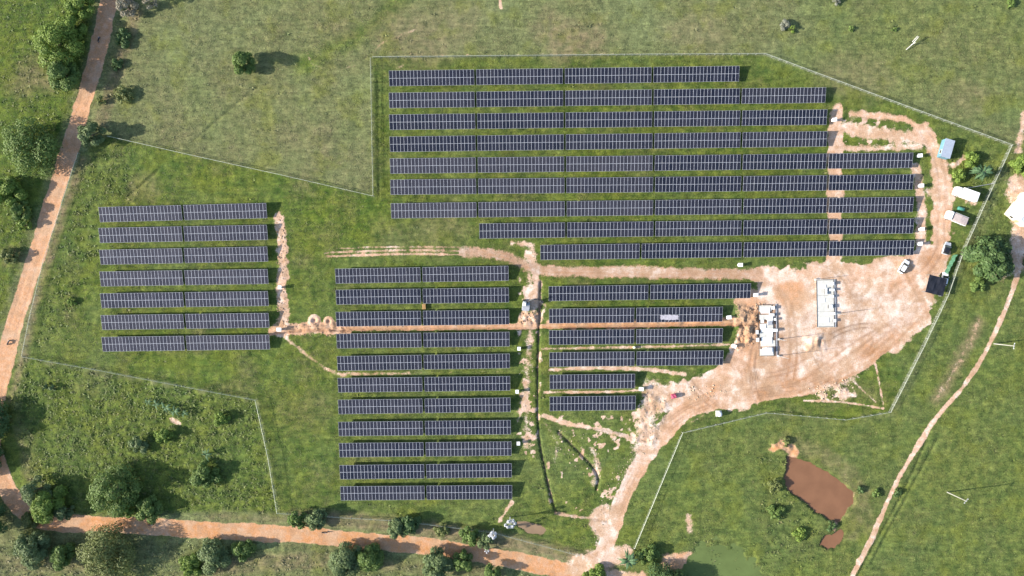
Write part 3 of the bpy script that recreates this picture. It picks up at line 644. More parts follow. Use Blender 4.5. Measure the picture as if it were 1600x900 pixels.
# ------------------------------------------------------------------ trees and plants
def leaves_np(lobes, n, leaf, seed, flat=.9, low=-.35):
    g = np.random.default_rng(seed); L = np.array(lobes, float)
    pr = L[:, 3] ** 2; k = g.choice(len(L), n, p=pr / pr.sum())
    d = g.normal(0, 1, (n, 3)); d /= np.linalg.norm(d, axis=1)[:, None]; d[:, 2] = np.where(d[:, 2] < low, -d[:, 2], d[:, 2])
    rad = L[k, 3] * (1 - .35 * g.random(n) ** 2.5) * (1 + .07 * g.normal(0, 1, n))
    p = L[k, :3] + d * rad[:, None] * np.array([1, 1, flat])
    nm = d + g.normal(0, .42, (n, 3)); nm[:, 2] += .15; nm /= np.linalg.norm(nm, axis=1)[:, None]
    t = np.cross(nm, g.normal(0, 1, (n, 3))); t /= np.linalg.norm(t, axis=1)[:, None] + 1e-9; b = np.cross(nm, t)
    s = (leaf * g.uniform(.5, 1.3, n))[:, None]
    V = np.stack([p - t * s, p + b * s * .45 + nm * s * .12, p + t * s, p - b * s * .45 + nm * s * .12], 1)
    return V.reshape(-1, 3), np.arange(n * 4).reshape(-1, 4)
def tree(px, py, rpx, h, kind, label, name="broadleaf_tree", cat="tree", group=None, n_lobes=None, leaf=.34, dens=1.0, bark=None, seed=None, squash=(1, 1)):
    """(px, py): middle of the crown in the photograph"""
    seed = seed or int(px * 7 + py * 13) % 9973; g = random.Random(seed)
    r = rpx * M; zc = h * .55
    x, y, _ = P(px, py, zc); z0 = gzw(x, y)
    t = empty(name, (x, y, z0)); tag(t, label, cat, group)
    nl = n_lobes or max(5, int(5 + r * 2.2)); lobes = []
    for k in range(nl):
        a = k * 2.399 + g.uniform(-.4, .4); q = math.sqrt((k + .5) / nl) * g.uniform(.66, .92)
        rr = r * g.uniform(.22, .42); zz = h * (.32 + .5 * (1 - q * q * 1.6)) + g.uniform(-.12, .08) * h
        if k % 3 == 2: zz = max(h * .22, rr * .7)
        lobes.append((math.cos(a) * q * r * squash[0], math.sin(a) * q * r * squash[1], max(zz, rr * .55), rr))
    area_ = sum(l[3] ** 2 for l in lobes) * 9
    n = int(min(9000, area_ * dens * 3.3 / (leaf * leaf * 1.3)))
    v, f = leaves_np(lobes, n, leaf, seed)
    link(bpy.data.objects.new("crown", np_mesh("crown", v, f, LEAF[kind])), t)
    m = MB(); tr = max(.06, r * .055); top_ = Vector((g.uniform(-.1, .1) * r, g.uniform(-.1, .1) * r, zc * .75))
    m.tube([(0, 0, -.3), top_ * .5, top_], [tr * 1.4, tr, tr * .8], 7)
    for l in lobes[::2]:
        e = Vector(l[:3]); mid = top_.lerp(e, .5) + Vector((0, 0, -.05 * r)); m.tube([top_ * .85, mid, e], [tr * .6, tr * .4, tr * .15], 5)
    m.obj("trunk", bark or M_bark, t)
    return t
TG = 'trees beside the left dirt road'; BG = 'bushes along the bottom dirt road'; LG = 'shrubs in the weedy lower left corner'
tree(122, 4, 24, 8, 'bright', 'bright green tree cut off by the top edge left of the road', group=TG)
tree(86, 66, 37, 9, 'bright', 'largest bright green round tree left of the upper dirt road', group=TG, dens=1.2)
tree(97, 118, 26, 7.5, 'mid', 'darker tree crown just below the largest bright green roadside tree', group=TG)
tree(112, 40, 20, 6, 'bright', 'small green crown between two bright trees beside the road', group=TG)
tree(45, 228, 44, 8, 'mid', 'wide dark green tree left of the road at mid height', group=TG, dens=1.2)
tree(8, 300, 24, 5, 'bright', 'yellowish green tree at the left edge below the wide dark tree', group=TG)
tree(30, 330, 16, 4, 'mid', 'small bush beside the road above the left panel block', 'bush', 'bush', TG)
tree(14, 400, 14, 3, 'olive', 'olive bush at the left edge level with the left panels', 'bush', 'bush', TG)
tree(36, 352, 11, 3, 'bright', 'bright low bush close to the road verge', 'bush', 'bush', TG)
tree(140, 210, 20, 7, 'teal', 'grey green tree at the road where the slanting fence starts', group=TG, leaf=.4)
tree(196, 10, 17, 6, 'pale', 'pale dry tree right of the road at the top edge', 'dry_tree', 'tree', leaf=.28, dens=.5, group=TG)
tree(232, 2, 10, 6, 'pale', 'small pale dry crown casting a long trunk shadow at the top', 'dry_tree', 'tree', leaf=.25, dens=.4, group=TG)
tree(192, 60, 15, 1.6, 'dark', 'added dark low shrub standing in for shade on the right verge of the upper road', 'bush', 'bush', TG, dens=.7)  # no shrub grows here: dark leaves imitate the tree shade on this verge
tree(182, 100, 10, 1.4, 'dark', 'smaller added dark shrub in place of shade below a larger one beside the road', 'bush', 'bush', TG, dens=.7)  # also added, dark foliage put where only shade falls
tree(192, 148, 15, 2.2, 'olive', 'flat olive shrub in the pasture above the fence start', 'bush', 'bush', dens=.5)
tree(157, 155, 8, 2.6, 'olive', 'thin verge shrub above the grey green tree', 'bush', 'bush', TG, dens=.6)
tree(378, 97, 18, 7, 'mid', 'lone round tree standing in the upper left pasture', dens=1.2)
# right side
tree(1551, 404, 34, 7, 'dark', 'dark green tree with big leaves right of the wire fence', leaf=.55, dens=1.0)
tree(1600, 258, 18, 4, 'bright', 'bright green bush at the right edge near the fence corner', 'bush', 'bush')
tree(1520, 250, 14, 2.2, 'bright', 'low yellow green bush between the blue shed and leafy tree', 'bush', 'bush', dens=.7)
tree(1500, 275, 12, 2.0, 'bright', 'low green bush above the white box truck', 'bush', 'bush', dens=.7)
tree(1530, 445, 13, 2.4, 'mid', 'low shrub left of and below the dark tree by the fence', 'bush', 'bush', dens=.7)
tree(1605, 405, 10, 3, 'dark', 'dark shrub at the right edge beside the footpath', 'bush', 'bush')
# lower left corner
tree(178, 768, 40, 9, 'mid', 'large lobed tree above the bottom road in the weedy corner', group=LG, n_lobes=16, dens=1.2)
tree(196, 796, 15, 4, 'bright', 'bright bush on the road edge below the large lobed tree', 'bush', 'bush', LG)
tree(232, 798, 20, 5, 'mid', 'rounded bush right of the large lobed tree on the road edge', 'bush', 'bush', LG)
tree(52, 768, 22, 7, 'teal', 'grey leaved tree at the bend of the dirt road', group=LG, leaf=.32, dens=.6)
tree(72, 792, 28, 7, 'bright', 'bright green tree with dark right side at the road bend', group=LG, dens=1.2)
tree(96, 800, 15, 5, 'teal', 'grey green crown on the right of the tree at the bend', group=LG)
tree(44, 815, 14, 3.5, 'olive', 'olive bush below the trees at the road bend', 'bush', 'bush', LG)
tree(318, 742, 22, 4.5, 'mid', 'dark topped shrub in the middle of the weeds', 'bush', 'bush', LG)
tree(214, 695, 14, 4, 'teal', 'grey green shrub above the large lobed tree', 'bush', 'bush', LG)
tree(255, 680, 14, 3.5, 'bright', 'bright green shrub near the middle of the weedy corner', 'bush', 'bush', LG)
tree(345, 655, 12, 3, 'bright', 'bright shrub below the fence right of the leafy clump', 'bush', 'bush', LG)
# bottom
tree(165, 866, 44, 8.5, 'olive', 'largest rounded olive tree below the bottom road', group=BG, dens=1.1)
tree(48, 858, 28, 6, 'teal', 'grey green tree in the bottom left corner below the bend', group=BG)
tree(95, 870, 20, 4.5, 'mid', 'smaller tree between the corner tree and the largest olive tree', group=BG)
tree(-28, 815, 36, 10, 'dark', 'dark tree cut off by the left edge beside the road bend', group=BG)
tree(-22, 662, 34, 7, 'dark', 'dark tree at the left edge shading the road and weeds', group=TG)
tree(-34, 722, 28, 6, 'dark', 'lower dark tree at the left edge shading the road bend', group=TG)
tree(332, 868, 26, 5, 'teal', 'loose grey green tree below the road right of the olive tree', group=BG, dens=.7)
tree(378, 862, 18, 4, 'mid', 'low green bush right of the loose grey green tree', 'bush', 'bush', BG)
tree(295, 885, 18, 3, 'bright', 'bright bush at the bottom edge left of the loose tree', 'bush', 'bush', BG)
tree(540, 878, 28, 6, 'teal', 'pale green tree below the middle of the bottom road', group=BG)
tree(575, 872, 22, 5.5, 'mid', 'green crown on the right of the pale green tree below the road', group=BG)
tree(683, 884, 24, 6, 'teal', 'pale green tree at the bottom edge right of centre', group=BG)
tree(722, 880, 18, 5, 'mid', 'dark side crown beside the tree at the bottom edge', group=BG)
tree(770, 896, 15, 4.5, 'mid', 'bush cut by the bottom edge under the road', 'bush', 'bush', BG)
tree(463, 812, 14, 4.5, 'mid', 'left bush of the pair above the bottom road by the fence corner', 'bush', 'bush', BG, leaf=.42)
tree(494, 812, 18, 5, 'teal', 'right larger bush of the pair above the bottom road', 'bush', 'bush', BG, leaf=.42)
tree(620, 826, 17, 4.5, 'teal', 'pale bush on the bank above the bottom road', 'bush', 'bush', BG)
tree(641, 821, 15, 4.5, 'dark', 'dark leaved bush touching the pale bush on the bank', 'bush', 'bush', BG, leaf=.45)
tree(690, 829, 13, 2.2, 'olive', 'low yellowish shrub on the bank left of the bare white trees', 'bush', 'bush', BG, dens=.6)
tree(733, 838, 15, 4.5, 'mid', 'bush on the bank just left of the bare white trees', 'bush', 'bush', BG, leaf=.42)
tree(758, 845, 14, 4.5, 'teal', 'bush at the foot of the bare white tree by the road', 'bush', 'bush', BG)
tree(930, 905, 20, 3, 'bright', 'bush at the bottom edge below the access road', 'bush', 'bush', BG)
tree(1040, 915, 34, 6, 'dark', 'dark tree cut off by the bottom edge beside the green pool', group=BG)
tree(1012, 868, 18, 3, 'mid', 'shrub right of the fan leaved plant by the fence end', 'bush', 'bush', BG)
for k, (a, b, r, kd, lb) in enumerate(((1212, 760, 12, 'olive', 'grey weedy shrub on the left bank of the brown pond'), (1212, 800, 14, 'mid', 'green shrub below the left bank of the brown pond'), (1250, 835, 12, 'bright', 'bright shrub between the two brown pools'), (1345, 765, 7, 'dark', 'dark shrub on the right tip of the brown pond'), (1300, 822, 8, 'dark', 'dark reeds between the pond and small muddy pool'), (1370, 770, 8, 'mid', 'small green bush between the pond and the footpath'), (1403, 770, 7, 'dark', 'small dark bush right of the footpath near the pond'),
                                       (1330, 45, 5, 'mid', 'tiny bush in the upper right pasture near the grey dead shrub'), (1398, 45, 4, 'mid', 'tiny dark bush above the broken pole in the pasture'), (1230, 690, 8, 'olive', 'low shrub above the orange mud of the pond'), (1580, 5, 8, 'mid', 'small bush in the top right corner'), (112, 472, 8, 'bright', 'small yellow green bush left of the left panel block'))):
    tree(a, b, r, 1.0 if r < 9 else 1.2, kd, lb, 'bush', 'bush', dens=.6)

# bare pale trees
def bare_tree(px, py, h, spread, label, mat, leafkind, n=260, leaf=.16, nb=9):
    x, y, _ = P(px, py); z = gz(px, py); t = empty("bare_tree", (x, y, z)); tag(t, label, "tree", None); g = random.Random(px)
    m = MB(); tips = []; tr = .13
    m.tube([(0, 0, -.2), (.05, .03, h * .4), (0, .1, h * .7)], [tr * 1.3, tr, tr * .6], 6)
    for k in range(nb):
        a = k * 2.4; s = h * g.uniform(.3, .7); e = Vector((math.cos(a) * spread * g.uniform(.5, 1), math.sin(a) * spread * g.uniform(.5, 1), h * g.uniform(.65, 1)))
        m.tube([(0.03, .05, s), Vector((0, 0, s)).lerp(e, .5) + Vector((0, 0, .2)), e], [tr * .6, tr * .4, tr * .12], 4); tips.append((*e, spread * .3))
    m.obj("trunk", mat, t)
    v, f = leaves_np(tips, n, leaf, int(px)); link(bpy.data.objects.new("crown", np_mesh("crown", v, f, LEAF[leafkind])), t)
bare_tree(771, 826, 7.5, 1.3, 'bare whitish tree beside the bottom road, left of the pair', M_barkpale, 'white', 420, .26)
bare_tree(797, 808, 7.5, 1.5, 'bare whitish tree by the muddy puddle, right of the pair', M_barkpale, 'white', 520, .28)
bare_tree(761, 858, 2.2, .7, 'short whitish dead stem at the road edge', M_barkpale, 'white', 80, .2)
tree(1228, 38, 9, 1.8, 'grey', 'grey leafless shrub in the upper right pasture', 'dry_shrub', 'bush', dens=.7, leaf=.22)
tree(1238, 45, 6, 2.0, 'bright', 'small green shrub touching the grey leafless shrub', 'bush', 'bush', dens=.7)
tree(1308, 1, 7, 1.5, 'grey', 'grey dead shrub at the top edge right of centre', 'dry_shrub', 'bush', dens=.7, leaf=.22)
tree(70, 605, 5, 2.4, 'teal', 'small grey green sapling in shade below the fence by the road', 'bush', 'bush', leaf=.4)
tree(80, 607, 5, 2.4, 'teal', 'second small grey green sapling in the shade right of its twin', 'bush', 'bush', leaf=.4)

# plants with large single leaves
M_blade = leafy("broad_leaf", (.045, .105, .045), (.120, .200, .095), .25)
def blade_mesh(L, w, arch, segs=5):
    m = MB()
    for k in range(segs):
        for s in (-1, 1):
            def pt(i, e):
                t = i / segs; ww = w * math.sin(min(1, t * 1.08 + .06) * math.pi) ** .7 * .5
                return (L * t * (1 - .18 * t * arch), s * ww * e, L * (.55 * t - .75 * arch * t * t) - .10 * w * e)
            a, b, c, d = pt(k, 0), pt(k, 1), pt(k + 1, 1), pt(k + 1, 0); m.quad(*((a, d, c, b) if s > 0 else (a, b, c, d)))
    return m.mesh("leaf", M_blade)
BLADES = [blade_mesh(2.6, .55, .9), blade_mesh(2.0, .5, .7), blade_mesh(3.0, .42, 1.0)]
def fan_plant(px, py, h, n, label, scale=1.0, tiers=2, name="banana_plant", group=None):
    x, y, _ = P(px, py, h); z = gzw(x, y); t = empty(name, (x, y, z)); tag(t, label, "plant", group); g = random.Random(int(px * 3 + py))
    m = MB(); m.tube([(0, 0, -.2), (.05, 0, h * .5), (0, 0, h)], [.16 * scale, .13 * scale, .08 * scale], 6); m.obj("trunk", M_bark, t)
    for k in range(n):
        o = bpy.data.objects.new("leaf", BLADES[k % 3]); link(o, t); zz = h * (1 - .28 * (k % tiers)) - g.uniform(0, .2) * h
        o.location = (g.uniform(-.1, .1), g.uniform(-.1, .1), zz); o.rotation_euler = (g.uniform(-.2, .2), g.uniform(-.35, .25), k * 2.399 + g.uniform(-.3, .3)); s = scale * g.uniform(.75, 1.2); o.scale = (s, s, s)
fan_plant(1540, 268, 4.0, 42, 'leafy tree with long drooping grey green leaves near the fence corner', 1.35, 4, "broad_leaf_tree")
fan_plant(983, 878, 4.2, 30, 'fan leaved plant at the lower end of the access road fence', 1.35, 3, "palm_plant")
for k, (a, b, s, lb) in enumerate(((230, 628, .7, 'leftmost broad leaved plant in the row under the fence'), (243, 632, .85, 'second broad leaved plant from left in the row under the fence'), (258, 637, .9, 'third broad leaved plant in the row, with pale leaves'), (272, 643, .85, 'fourth broad leaved plant in the row under the fence'), (287, 646, .7, 'rightmost broad leaved plant in the row under the fence'), (322, 710, .95, 'single broad leaved plant standing alone in the weeds'))):
    fan_plant(a, b, 1.6 * s + .4, 9, lb, s, 2, group='broad leaved plants in the weedy corner')

# ------------------------------------------------------------------ equipment, boxes, poles
def inverter(px, py, rz, label, s=1.0):
    x, y, _ = P(px, py, 1.5); t = empty("inverter_cabinet", (x, y, gzw(x, y)), rz); tag(t, label, "cabinet", 'white cabinets at the ends of the panel rows')
    MB().box((0, 0, 1.0), (1.15 * s, .75, .95)).obj("cabinet_body", M_white, t, .03)
    m = MB(); m.box((0, .02, 1.56), (1.45 * s, 1.15, .05), 0, R(5)); m.obj("roof", M_white, t)
    for a in (-1, 1):
        MB().box((a * .5 * s, 0, .72), (.08, .5, 1.6)).obj("leg", M_steel, t)
    MB().box((0, -.385, 1.0), (.9 * s, .02, .75)).obj("door", M_offwhite, t)
for a in ((1304, 187, .1, 'white cabinet at the right end of the third row of the upper block'), (1440, 290, .05, 'white cabinet at the right end of the sixth upper row'), (1441, 358, .05, 'white cabinet at the right end of the eighth upper row'), (1157, 414, .0, 'white cabinet below the long ninth row, above the brown track'), (1181, 461, .05, 'white cabinet at the end of the top row beside the yard'),
          (1139, 496, .1, 'white cabinet at the end of the second row beside the yard'), (1147, 541, -.35, 'tilted white cabinet at the end of the third row beside the yard'), (1002, 608, -.1, 'white cabinet between the two shortest rows near the rubble'), (436, 515, .0, 'white cabinet at the left end of the trench'), (437, 449, .0, 'white cabinet right of the fourth row of the left block'),
          (811, 545, .0, 'small white cabinet right of the fourth row of the middle block'), (808, 612, .0, 'small white cabinet right of the sixth row of the middle block'), (1438, 243, .1, 'greyish white cabinet at the right end of the fifth upper row'), (1438, 381, .1, 'white cabinet in shade at the end of the lowest upper row'), (810, 693, 0, 'small white cabinet near the lower right of the middle block')):
    inverter(*a, s=.7 if a[0] in (811, 808, 437, 810) else 1.0)

def pad(px, py, wpx, hpx, label, pits):
    x, y, _ = P(px, py); t = empty("equipment_pad", (x, y, 0), R(1)); tag(t, label, "foundation", 'concrete foundations in the yard'); w, l = wpx * M, hpx * M
    g_ = random.Random(int(px)); nseg = len(pits); cuts = np.linspace(-l / 2, l / 2, nseg + 1)
    for c0, c1 in zip(cuts[:-1], cuts[1:]):
        MB().box((g_.uniform(-.5, .5) * (nseg > 3), (c0 + c1) / 2, .06), (w - .1 - g_.uniform(.3, 1.7) * (nseg > 3), c1 - c0 - (g_.uniform(.5, 1.3) if nseg > 3 else .05), .5 + g_.uniform(-.05, .05))).obj("slab", M_conc, t, .03)
    for sx in (-1, 1): MB().box((sx * (w / 2 - .02), 0, .34), (.14, l - .3, .12)).obj("edge_beam", M_dark, t)
    for sy in (-1, 1): MB().box((0, sy * (l / 2 - .2), .35), (w - .8, .12, .1)).obj("edge_beam", M_dark, t)
    MB().box((w / 2 + .35, 0, .3), (.3, l, .1)).obj("cable_tray", M_grey, t)
    for (a, b, c, d, h_) in pits:
        MB().box((a, b, .30 + h_ * .3), (c, d, h_ * .6)).obj("plinth", M_offwhite, t, .02)
    return t
pad(1289, 474, 27, 75, 'long pale concrete slab on the right in the yard', [(-.4, 5.2, 1.4, 1.2, .25), (-.9, 1, 1.6, 1.2, .2), (-.2, -5.2, 2.4, 1.6, .2)])
pad(1198, 516, 26, 82, 'cluttered concrete slab beside the spoil mound on the left of the yard', [(-.5, 6.2, 2.8, 1.8, .3), (.9, 3.6, 1.7, 2.0, .45), (-1.2, .8, 1.6, 2.4, .3), (.6, -.2, 2.2, 1.8, .4), (-.2, -3.2, 3.4, 2.0, .25), (.1, -6.4, 3.2, 2.0, .3)])
def cabinet(px, py, d, mat, label, group='equipment boxes on the yard foundations', z0=.30, rz=0.0):
    d = (d[0] * .9, d[1] * .9, d[2] * .55)
    x, y, _ = P(px, py, z0 + d[2]); t = empty("equipment_box", (x, y, z0), rz); tag(t, label, "equipment", group)
    MB().box((0, 0, d[2] / 2), d).obj("housing", mat, t, .04); MB().box((0, 0, d[2] + .03), (d[0] + .12, d[1] + .12, .06)).obj("lid", M_offwhite if mat is not M_offwhite else M_grey, t)
    MB().box((0, -d[1] / 2 - .012, d[2] * .5), (d[0] * .7, .02, d[2] * .7)).obj("door", M_dark, t)
for a in ((1301, 443, (.9, .9, 1.5), M_grey, 'grey box at the top right corner of the long pale slab'), (1291, 455, (.5, 2.2, 1.2), M_dark, 'tall dark narrow unit inside the long pale slab'), (1300, 453, (1.6, .7, 1.4), M_grey, 'grey box on the right edge of the long slab, second from top'), (1300, 463, (1.2, .7, 1.1), M_grey, 'low grey box on the right edge of the long slab, third from top'), (1298, 479, (1.1, 1.1, 1.7), M_dark, 'dark square unit halfway down the long slab'), (1302, 490, (1.3, .8, 1.3), M_grey, 'grey box near the bottom right of the long slab'), (1304, 501, (.9, .9, 1.0), M_dark, 'dark box at the bottom right corner of the long slab'),
          (1208, 481, (1.0, 1.0, 1.4), M_grey, 'grey box at the top right of the cluttered slab'), (1206, 492, (1.6, .8, 1.3), M_grey, 'grey box right of centre on the upper cluttered slab'), (1191, 502, (1.0, 1.0, .5), M_dark, 'low brown dark unit on the left of the cluttered slab'), (1203, 505, (1.4, 1.2, 1.2), M_offwhite, 'white unit in the middle of the cluttered slab'), (1211, 499, (.7, .7, 1.3), M_dark, 'dark post box on the right edge of the cluttered slab'), (1211, 516, (1.6, .9, 1.6), M_dark, 'large dark unit on the right edge of the cluttered slab'), (1183, 519, (.8, 1.2, 1.2), M_dark, 'dark unit on the left edge of the cluttered slab'), (1184, 531, (.8, 1.2, 1.2), M_grey, 'grey unit low on the left edge of the cluttered slab'), (1202, 547, (1.8, 1.6, 1.9), M_white, 'white square cabinet at the bottom of the cluttered slab')):
    cabinet(*a)
def mast(px, py, h, label):
    x, y, _ = P(px, py); t = empty("lightning_mast", (x, y, gz(px, py))); tag(t, label, "mast", 'thin masts beside the foundations')
    MB().tube([(0, 0, -.2), (0, 0, h * .6), (0, 0, h)], [.10, .08, .03], 6).obj("shaft", M_steel, t); MB().box((0, 0, .5), (.6, .6, .3)).obj("base", M_conc, t)
mast(1216, 530, 7.2, 'thin mast right of the cluttered slab, upper of two'); mast(1215, 556, 9.5, 'taller thin mast at the bottom right of the cluttered slab'); mast(1306, 490, 7.0, 'thin mast on the right of the long pale slab'); mast(1273, 437, 6.0, 'thin mast at the top left corner of the long slab')

def power_pole(px, py, h, arm_dir, label, arm=True):
    x, y, _ = P(px, py); t = empty("power_pole", (x, y, gz(px, py))); tag(t, label, "pole", 'power poles in the right hand fields')
    MB().tube([(0, 0, -.4), (0, 0, h * .5), (0, 0, h)], [.19, .16, .12], 8).obj("shaft", plain("pole_concrete", (.30, .30, .26), .8), t)
    MB().box((0, 0, h - .35), (1.9, .14, .16), arm_dir).obj("crossarm", M_steel, t)
    for k in (-.8, 0, .8):
        MB().tube([(math.cos(arm_dir) * k, math.sin(arm_dir) * k, h - .28), (math.cos(arm_dir) * k, math.sin(arm_dir) * k, h + .02)], [.07, .05], 6).obj("insulator", M_offwhite, t)
power_pole(1480, 769, 9.8, R(48), 'pale power pole with crossarm and long shadow in the lower right field')
power_pole(1553, 537, 9.4, R(80), 'pale power pole right of the footpath in the right field')
# broken timber frame in the upper right pasture
x, y, _ = P(1424, 70); t = empty("broken_pole", (x, y, gz(1424, 70))); tag(t, 'broken bleached timber frame standing in the upper right pasture', 'timber frame')
MB().tube([(0, 0, -.2), (.1, 0, 2.2)], [.14, .10], 6).obj("stump", M_barkpale, t)
MB().tube([(-1.9, -1.7, .5), (.05, .1, 1.2)], [.10, .12], 6).obj("beam", M_barkpale, t)
MB().tube([(0, .2, 1.2), (1.3, 1.9, 1.9)], [.11, .09], 6).obj("beam", M_barkpale, t); MB().tube([(-.35, .5, 1.2), (.9, 2.1, 1.9)], [.10, .08], 6).obj("beam", M_barkpale, t)

# water tank
x, y, _ = P(1124, 647, 1.0); t = empty("water_tank", (x, y, gzw(x, y))); tag(t, 'white rounded water tank on grass below the access road', 'tank')
m = MB(); m.tube([(0, 0, .05), (0, 0, .12), (0, 0, 1.3), (0, 0, 1.6), (0, 0, 1.78)], [.72, .8, .8, .62, .25], 18); m.obj("tank_body", M_white, t, 0, True)
for z in (.45, .8, 1.15): MB().tube([(0, 0, z - .04), (0, 0, z + .04)], [.83, .83], 18).obj("rib", M_white, t)
MB().tube([(0, 0, 1.76), (0, 0, 1.86)], [.26, .26], 12).obj("lid", M_offwhite, t); MB().box((0, 0, -.02), (1.9, 1.9, .2)).obj("base", M_conc, t)
# stack under a magenta cover
x, y, _ = P(1053, 619, .9); t = empty("covered_stack", (x, y, gzw(x, y)), R(12)); tag(t, 'magenta tarpaulin draped over a tall stack on rubble beside the access road', 'covered stack')
for k in range(3): MB().box((0, -.55 + k * .55, .06), (1.5, .12, .24)).obj("bearer", M_wood, t)
MB().box((0, 0, .72), (1.25, 1.05, 1.1)).obj("stacked_goods", M_dark, t, .04)
v, f = [], []
for j in range(9):
    for i in range(11):
        a, b = i / 10 * 2 - 1, j / 8 * 2 - 1; e = max(abs(a), abs(b)); k = min(1, max(0, (e - .62) / .38))
        xx = a * .95 * (1 - .12 * k) + .05 * math.sin(j * 1.9) * k; yy = b * .85 * (1 - .12 * k) + .05 * math.cos(i * 1.7) * k
        v.append((xx, yy, 1.42 + .05 * math.sin(i * 1.3 + j) - k * (.85 + .12 * math.sin(i * 2.3 + j * 1.1))))
for j in range(8):
    for i in range(10): f.append((j * 11 + i, j * 11 + i + 1, j * 11 + i + 12, j * 11 + i + 11))
me = bpy.data.meshes.new("tarpaulin"); me.from_pydata(v, [], f); me.materials.append(M_magenta); link(bpy.data.objects.new("tarpaulin", me), t).modifiers.new("solid", 'SOLIDIFY').thickness = .02
# pallet stack and pale barrel and sheet
x, y, _ = P(662.5, 479, .6); t = empty("pallet_stack", (x, y, gzw(x, y)), R(4)); tag(t, 'orange timber pallets stacked in the gap between two middle block rows', 'pallets')
M_or = plain("orange_timber", (.46, .28, .12), .75, 0, .2, 4, .2)
for k in range(5):
    pl = MB(); z = .07 + k * .16
    for yy in (-.75, 0, .75): pl.box((0, yy, z), (1.0, .1, .09))
    po = pl.obj("pallet", M_or, t)
    for j in range(5): MB().box((-.42 + j * .21, 0, z + .06), (.13, 1.65, .025)).obj("plank", M_or, po)
x, y, _ = P(991, 543, .8); t = empty("barrel", (x, y, gzw(x, y))); tag(t, 'pale yellow barrel between the third and fourth rows near the yard', 'barrel')
M_yel = plain("pale_yellow_plastic", (.68, .62, .36), .6)
MB().tube([(0, 0, 0), (0, 0, .06), (0, 0, .45), (0, 0, .84), (0, 0, .9)], [.36, .42, .46, .42, .36], 14).obj("barrel_body", M_yel, t)
MB().tube([(0, 0, .88), (0, 0, .93)], [.3, .3], 12).obj("lid", M_offwhite, t)
# pale plastic sheet lying on the panels
cx_, cy_ = P(1046, 496, 1.5)[:2]; v, f = [], []
nx, ny = 16, 6
for j in range(ny + 1):
    for i in range(nx + 1):
        u, w = i / nx - .5, j / ny - .5; rag = 1 + .10 * math.sin(i * 1.7) + .06 * math.cos(j * 3 + i)
        yy = w * 1.7 * (1 - .5 * abs(u)) * rag; v.append((u * 5.6 + .2 * math.sin(j * 2.1), yy, 1.62 + (yy - .62 + cy_ * 0) * math.tan(TILT) + .05 + .035 * math.sin(i * 2.3 + j * 1.9)))
for j in range(ny):
    for i in range(nx):
        a = j * (nx + 1) + i; f.append((a, a + 1, a + nx + 2, a + nx + 1))
me = bpy.data.meshes.new("plastic_sheet"); me.from_pydata(v, [], f); me.materials.append(plain("milky_plastic", (.36, .34, .38), .5, 0, .2)); o = link(bpy.data.objects.new("plastic_sheet", me)); o.location = (cx_, cy_, 0)
o.modifiers.new("solid", 'SOLIDIFY').thickness = .01; tag(o, 'pale crumpled sheet lying on the panels right of the second short row gap', 'sheet')

# ------------------------------------------------------------------ vehicles and buildings
def wheel(parent, x, y, r, w=.22):
    wo = MB().tube([(x, y - w / 2, r), (x, y + w / 2, r)], [r, r], 16).obj("wheel", M_black, parent)
    MB().tube([(x, y - w / 2 - .01, r), (x, y + w / 2 + .01, r)], [r * .55, r * .55], 10).obj("rim", M_steel, wo)
def car(px, py, rz, body, roof, label, L=4.5, Wd=1.85, pickup=False, group='cars parked by the yard'):
    x, y, _ = P(px, py, 1.0); t = empty("parked_car", (x, y, gzw(x, y)), rz); tag(t, label, "car", group); h = Wd / 2; l = L / 2
    MB().loft([(-l, h * .80, .42, .78), (-l + .12, h * .93, .34, .92), (-l * .55, h, .30, .98), (l * .35, h, .30, .98), (l * .62, h * .98, .30, .95), (l - .15, h * .90, .34, .80), (l, h * .76, .42, .66)], .16).obj("body", body, t, 0, False)
    c0, c1 = (-l * .88, l * .50) if not pickup else (-l * .15, l * .52)
    MB().loft([(c0, h * .82, .93, 1.0), (c0 + .28, h * .80, .93, 1.50), (c1 - .75, h * .80, .93, 1.54), (c1, h * .84, .93, 1.0)], .10).obj("windows", M_glass, t)
    MB().loft([(c0 + .34, h * .66, 1.47, 1.555), ((c0 + c1) / 2 - .1, h * .70, 1.49, 1.60), (c1 - .85, h * .66, 1.48, 1.575)], .2).obj("roof", roof, t)
    if pickup: MB().box((-l * .55, 0, .99), (l * .72, Wd * .8, .06)).obj("load_bed", M_dark, t)
    for a in (-l * .62, l * .62):
        for b in (-1, 1): wheel(t, a, b * (h - .12), .34)
    for b in (-1, 1):
        MB().box((l - .12, b * h * .62, .72), (.16, .34, .14)).obj("headlight", M_offwhite, t); MB().box((l * .30, b * (h + .09), 1.02), (.14, .2, .13)).obj("mirror", body, t)
        MB().box((-l + .05, b * h * .7, .76), (.12, .28, .16)).obj("tail_light", plain("tail_light", (.4, .03, .03), .4), t)
    return t
M_carw = plain("car_white", (.80, .80, .80), .25, 0, .02, 2, .5); M_cark = plain("car_black", (.016, .016, .020), .25, 0, .05, 2, .5); M_carg = plain("car_silver", (.50, .51, .53), .35, .3, .04, 2, .5)
car(1413, 416.5, R(58), M_carw, M_carw, 'white car parked diagonally on the bare yard')
car(1480, 388, R(72), M_carg, M_cark, 'silver car with black roof parked by the fence near the trucks', 4.0, 2.0)
car(1477, 436, R(80), M_carw, M_carw, 'white car with its nose out from under the black shelter', 4.2, 1.8)
